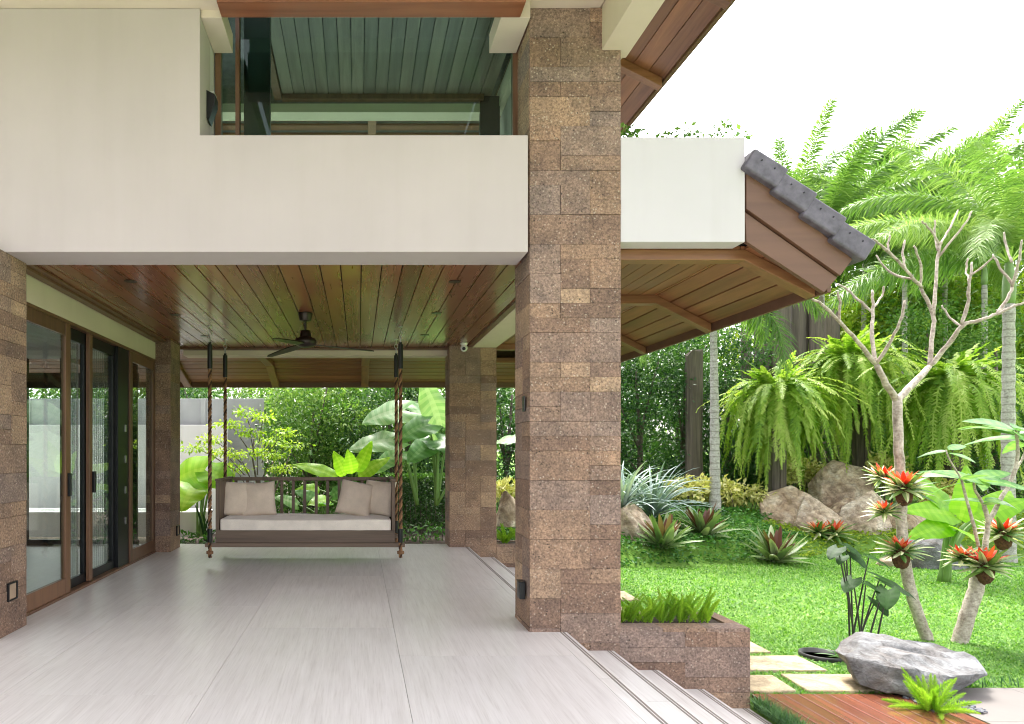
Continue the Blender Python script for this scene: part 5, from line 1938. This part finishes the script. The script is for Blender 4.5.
# ================================================================== foxtail ferns
def foxtail(label, loc, n, L, seed, group, spread=1.0, name='foxtail_fern'):
    t = thing(name, label, 'fern', loc, 0, group)
    r = random.Random(seed)
    g = np.random.default_rng(seed)
    a = Acc()
    for k in range(n):
        az = k * 2.4 + r.uniform(-.4, .4)
        e0 = 1.5 - spread * r.uniform(.05, 1.0)
        Lk = L * r.uniform(.65, 1.1)
        c = arc((r.uniform(-.05, .05), r.uniform(-.04, .04), 0), az, e0, Lk, r.uniform(.1, .7), 8)
        V, q, T = frond(c, lambda u: .036 * L / .3 * (math.sin(math.pi * min(1, .12 + u * .86)) ** .6), 46, .0035 * L / .3, 55, -.1, 4, g, r.uniform(.3, .7), .2, .05)
        a.add(V, q, T)
    a.build('fronds', G['foxtail'], t)
    return t
flab = ['foxtail fern in the front planter, hard against the pillar', 'foxtail fern in the front planter, second from the pillar', 'foxtail fern in the middle of the front planter',
        'foxtail fern in the front planter, second from its open end', 'foxtail fern in the front planter, leaning over its open end']
for k, (x, L) in enumerate(((2.31, .25), (2.47, .25), (2.64, .30), (2.80, .27), (2.95, .30))):
    foxtail(flab[k], (x, 5.90, .02), 11, L * 1.05, 400 + k, 'foxtail ferns in the front planter', .55 if k < 4 else .9)
for k, x in enumerate((2.35, 2.62, 2.9)):
    foxtail(['foxtail fern in the rear planter nearest the rear pillar', 'foxtail fern in the middle of the rear planter', 'foxtail fern at the outer end of the rear planter'][k], (x, 10.95, .02), 12, .36, 420 + k, 'foxtail ferns in the rear planter', .7)
p = gp(932, 714)
foxtail('bushy foxtail fern sprawling in front of the slate boulder by the paving', (p.x, p.y, GZ + .02), 26, .34, 431, None, 1.25)

# ================================================================== hanging sword ferns on posts
for k, (x, y, Y, s, lab, plab, px) in enumerate([
        (776, 392, 16.0, 1.0, 'huge arching sword fern left of the others above the flat topped boulder', 'grey timber post under the left sword fern', 778),
        (851, 362, 16.6, 1.12, 'huge arching sword fern above the tall brown boulder', 'grey timber post under the middle sword fern', 862),
        (952, 382, 15.4, 1.2, 'huge arching sword fern right of the pale plumeria trunk', 'grey timber post under the right sword fern', 955)]):
    p = at(x, y, Y)
    t = thing('sword_fern', lab, 'fern', p, 0, 'sword ferns on timber posts')
    r = random.Random(50 + k); g = np.random.default_rng(50 + k)
    a = Acc()
    for j in range(270):
        az = j * 2.4 + r.uniform(-.5, .5)
        kind = r.random()
        o_ = (.30 * s * math.cos(az) * r.random(), .30 * s * math.sin(az) * r.random(), r.uniform(-.2, .15))
        if kind < .16:            # young fronds standing up
            c = arc(o_, az, r.uniform(.9, 1.45), s * r.uniform(.5, 1.0), r.uniform(.5, 1.5), 12)
        elif kind < .42:          # long fronds arching outwards
            e0 = r.uniform(.3, 1.1)
            c = arc(o_, az, e0, s * r.uniform(1.0, 1.9), e0 + r.uniform(.7, 1.4), 16, .7)
        else:                     # hanging fronds
            e0 = r.uniform(-.3, 1.0)
            L = s * r.uniform(.9, 2.75)
            turn, ef = r.uniform(.18, .5), r.uniform(1.2, 1.52)
            c = [np.array(o_)]
            for i in range(16):
                e = e0 - (e0 + ef) * min(1, (i + .5) / 16 / turn) ** 1.1
                c.append(c[-1] + np.array([math.cos(az) * math.cos(e), math.sin(az) * math.cos(e), math.sin(e)]) * L / 16)
            c = np.array(c)
        c[:, :2] += np.cumsum(g.normal(size=(len(c), 2)) * .016, axis=0)
        V, q, T = frond(c, lambda u: .115 * (math.sin(math.pi * min(1, .15 + u * .83)) ** .5), 38, .034, 78, .25, 1, g, r.uniform(.15, 1.0), .16, .04)
        a.add(V, q, T)
    a.build('fronds', G['fern'], t)
    m = MB(); m.lathe([(.05, -.35), (.2, -.3), (.24, -.1), (.2, .03), (.1, .06)], 14); m.build('root_ball', M['coir'], t, smooth=True)
    pp = at(px, 451, Y + .1)
    m = MB()
    zb = gh(pp.x, Y + .1) - .2
    mt = Matrix.Translation((pp.x, Y + .1, 0))
    m.box(-.19, -.01, -.09, .09, zb, p.z - .3, .3, mt)
    m.box(.012, .16, -.08, .1, zb, p.z - .42, .6, mt)
    tag(m.build('timber_post', M['sleeper'], None, .015), plab, 'post', 'posts carrying the sword ferns')

# weathered timber posts at the back
for k, (x, w, ytop, Y, lab) in enumerate([(746, 9, 318, 19.2, 'weathered timber post, first from the left in the tall row behind the ferns'),
        (763, 15, 300, 19.3, 'weathered timber post, second from the left in the tall row behind the ferns'),
        (781, 15, 296, 19.1, 'weathered timber post, third from the left in the tall row behind the ferns'),
        (799, 16, 296, 19.4, 'weathered timber post, fourth from the left in the tall row behind the ferns'),
        (816, 12, 300, 19.2, 'weathered timber post, fifth from the left in the tall row behind the ferns'),
        (832, 13, 312, 19.5, 'weathered timber post, last on the right in the tall row behind the ferns'),
        (694, 15, 352, 17.2, 'weathered broken timber post among the dark shrubs left of the slim palm')]):
    pm = at(x, ytop, Y)
    W = w * Y / F
    m = MB()
    V, Fs = [], []
    r = random.Random(k)
    N = 24
    for i in range(N + 1):
        z = -.2 + (pm.z + .2) * i / N
        for j in range(8):
            a = j * math.pi / 4 + .39
            rr = W / 2 * (1.15 + .12 * mnoise.noise(Vector((j * 1.7, z * .8, k * 3.0))) + .05 * mnoise.noise(Vector((j * 5, z * 4, k))))
            V.append((math.cos(a) * rr, math.sin(a) * rr * .6, z + (r.uniform(-.12, .12) if i == N else 0)))
        if i: Fs += [((i - 1) * 8 + j, (i - 1) * 8 + (j + 1) % 8, i * 8 + (j + 1) % 8, i * 8 + j) for j in range(8)]
    Fs.append(tuple(N * 8 + j for j in range(8)))
    m.add(V, Fs, r.random())
    o = m.build('timber_post', M['sleeper'])
    o.location = (pm.x, Y, 0)
    tag(o, lab, 'post', 'weathered timber posts at the back of the garden')

# ================================================================== palms
def palm(label, X, Y, z0, ztop, r0, r1, nfr, L, seed, leafw=.03, plen=.55, group='feather palms', ranks=2, n=64, shaft=.9, erange=(1.35, -.1), bendr=(1.1, 1.9), tint=.5, name='palm_tree', face=None):
    t = thing(name, label, 'palm', (X, Y, z0), 0, group)
    H = ztop - z0
    r = random.Random(seed); g = np.random.default_rng(seed)
    m = MB()
    N = 26
    lean = r.uniform(-.08, .08)
    pts = [(lean * (i / N) ** 2 * H * .2, 0, -.2 + (H + .2) * i / N) for i in range(N + 1)]
    rad = [r0 + (r1 - r0) * (i / N) + (.25 * r0 * max(0, 1 - i / 4)) + (.012 * r0 / .1 if i % 2 else 0) for i in range(N + 1)]
    m.tube(pts, rad, 14); m.build('trunk', M['trunk_palm'], t, smooth=True)
    top = Vector(pts[-1])
    m = MB()
    pts2 = [top + Vector((0, 0, shaft * i / 6)) for i in range(7)]
    m.tube(pts2, [r1 * k for k in (1.02, 1.22, 1.25, 1.15, .95, .75, .5)], 12)
    m.build('crownshaft', M['palm_shaft'], t, smooth=True)
    for k in range(nfr):
        e0 = erange[0] + (erange[1] - erange[0]) * (k + r.random()) / nfr
        az = k * 2.4 + r.uniform(-.25, .25)
        if face is not None and k % 2 == 0: az = face + r.uniform(-.9, .9)
        Lk = L * r.uniform(.85, 1.1)
        c = arc(top + Vector((0, 0, shaft * .85)), az, e0, Lk, r.uniform(*bendr), 14, 1.1)
        V, q, T = frond(c, lambda u: plen * (math.sin(math.pi * min(1, .1 + u * .82)) ** .6), n, leafw, 68, .45, ranks, g, min(.9, max(.1, tint + r.uniform(-.22, .22))), .14, .16)
        link_mesh('frond', np_mesh('frond', V, q, tint=T), G['palm'], t)
    return t
M['palm_shaft'] = plain('green_crownshaft', (.20, .30, .12), .5, 0, .2, 5)
p = at(715, 451, 15.4)
palm('slim grey ringed palm trunk left of the sword ferns, its crown behind the eave', p.x, p.y, gh(p.x, p.y), 4.25, .115, .065, 11, 2.3, 3, name='palm_tree')
p = at(1008, 451, 13.0)
palm('pale trunked feather palm behind the leaning plumeria, its crown filling the upper right corner', p.x, p.y, gh(p.x, p.y), 4.3, .11, .085, 18, 3.3, 5, plen=.50, n=62, ranks=3, leafw=.022, tint=.72, face=math.pi * .95, erange=(1.45, .25), bendr=(.9, 1.8))
for k, (x, Y, yt, L, lab) in enumerate([(790, 21.5, 262, 3.1, 'feather palm whose fronds rise just above the grey roof tiles'), (822, 19.8, 258, 2.9, 'feather palm with a green trunk behind the middle sword fern'),
        (862, 22.5, 255, 3.3, 'feather palm in the middle of the row behind the plumeria'), (905, 20.5, 275, 3.0, 'feather palm behind the left plumeria branches'),
        (945, 22.0, 262, 3.3, 'tall feather palm behind the right plumeria branches'), (985, 19.5, 285, 3.0, 'feather palm just left of the pale trunk'),
        (1045, 21.0, 270, 3.3, 'tall feather palm at the right edge of the photo')]):
    p = at(x, yt, Y)
    palm(lab, p.x, Y, gh(p.x, Y), p.z, .08, .06, 17, L * 1.25, 60 + k, leafw=.034, plen=.52, n=58, ranks=3, shaft=.7, tint=.55, erange=(1.5, .2), bendr=(.6, 1.4))

# ================================================================== walls and trough on the left
gw = thing('garden_wall', 'white rendered garden wall left of the swing, topped by grey concrete panels', 'wall', (-6, 16.6, -.2))
m = MB(); m.box(-14, 2.8, -.1, .1, -.3, 2.33); m.build('white_wall', render_wall('garden_white_render', (.8, .79, .78)), gw, .01)
m = MB()
for k in range(14):
    x = 3.6 - k * 1.45
    m.box(x - 1.45 + .01, x - .01, .35, .47, -.3, 3.0, random.random())
    m.box(x - .06, x + .06, .30, .349, -.3, 3.0, random.random())
m.build('concrete_panels', M['concrete'], gw, .008)
tr_ = thing('garden_trough', 'smooth white rounded trough beyond the terrace edge left of the swing', 'planter', (-7.9, 14.9, -.52))
prof = []
V, Fs = [], []
def rrect(hx, hy, r, n=8):
    out = []
    for cx, cy, a0 in ((hx - r, hy - r, 0), (-hx + r, hy - r, 90), (-hx + r, -hy + r, 180), (hx - r, -hy + r, 270)):
        for i in range(n + 1):
            a = R(a0 + 90 * i / n)
            out.append((cx + r * math.cos(a), cy + r * math.sin(a)))
    return out
lev = [(4.52, .36, .30, -.2), (4.58, .40, .34, .1), (4.64, .44, .38, .5), (4.70, .47, .40, .70), (4.70, .47, .40, .73), (4.62, .40, .34, .73), (4.58, .37, .31, .45)]
for hx, hy, rr, z in lev: V += [(x, y, z) for x, y in rrect(hx, hy, rr)]
n = len(V) // len(lev)
for i in range(len(lev) - 1): Fs += [(i * n + j, i * n + (j + 1) % n, (i + 1) * n + (j + 1) % n, (i + 1) * n + j) for j in range(n)]
Fs.append(tuple((len(lev) - 1) * n + j for j in range(n)))
m = MB(); m.add(V, Fs); m.build('shell', render_wall('trough_white', (.8, .79, .78)), tr_, smooth=False)
# low border plants along the rear edge of the terrace
for k, (x0, x1, Y, h, lab) in enumerate([(178, 215, 12.0, .22, 'low dark border plant by the white trough at the rear edge of the terrace'), (225, 300, 12.4, .20, 'low dark border plant under the left half of the swing'),
        (300, 398, 12.6, .22, 'low dark border plant under the right half of the swing'), (398, 446, 12.6, .30, 'low strappy border plant below the clipped hedge')]):
    a0, a1 = at(x0, 451, Y), at(x1, 451, Y)
    W = a1.x - a0.x
    rr = random.Random(k)
    cl = [((-W / 2 + W * (i + .5) / 8, rr.uniform(-.15, .15), h * .5), (W / 14, .16, h * .5), rr.uniform(.3, .7)) for i in range(8)]
    bush('border_plant', lab, 'plant', ((a0.x + a1.x) / 2, Y, -.16), cl, 1500, .11, G['cover'], 500 + k, 'low plants along the rear terrace edge', [([(c[0], c[1], -.1), c], [.008, .004]) for c, _, _ in cl], width=.4)
# balcony plants peeping over the right parapet
for k, (x, Y, lab) in enumerate([(627, 6.4, 'small leafy plant peeping over the white parapet next to the pillar'), (672, 6.5, 'sparse leafy plant peeping over the middle of the white parapet')]):
    p = at(x, 137, Y)
    cl = [((-.06 + .06 * i * (1 + 2 * k), 0, .0 + (.04 if i % 2 else -.02)), (.08, .08, .07), .6) for i in range(5 if k else 3)]
    bush('balcony_plant', lab, 'plant', (p.x, p.y, p.z + .02), cl, 4500, .055, G['tree'], 520 + k, 'plants on the balcony', [([(c[0] * .6, 0, -.5), c], [.006, .003]) for c, _, _ in cl], width=.6)
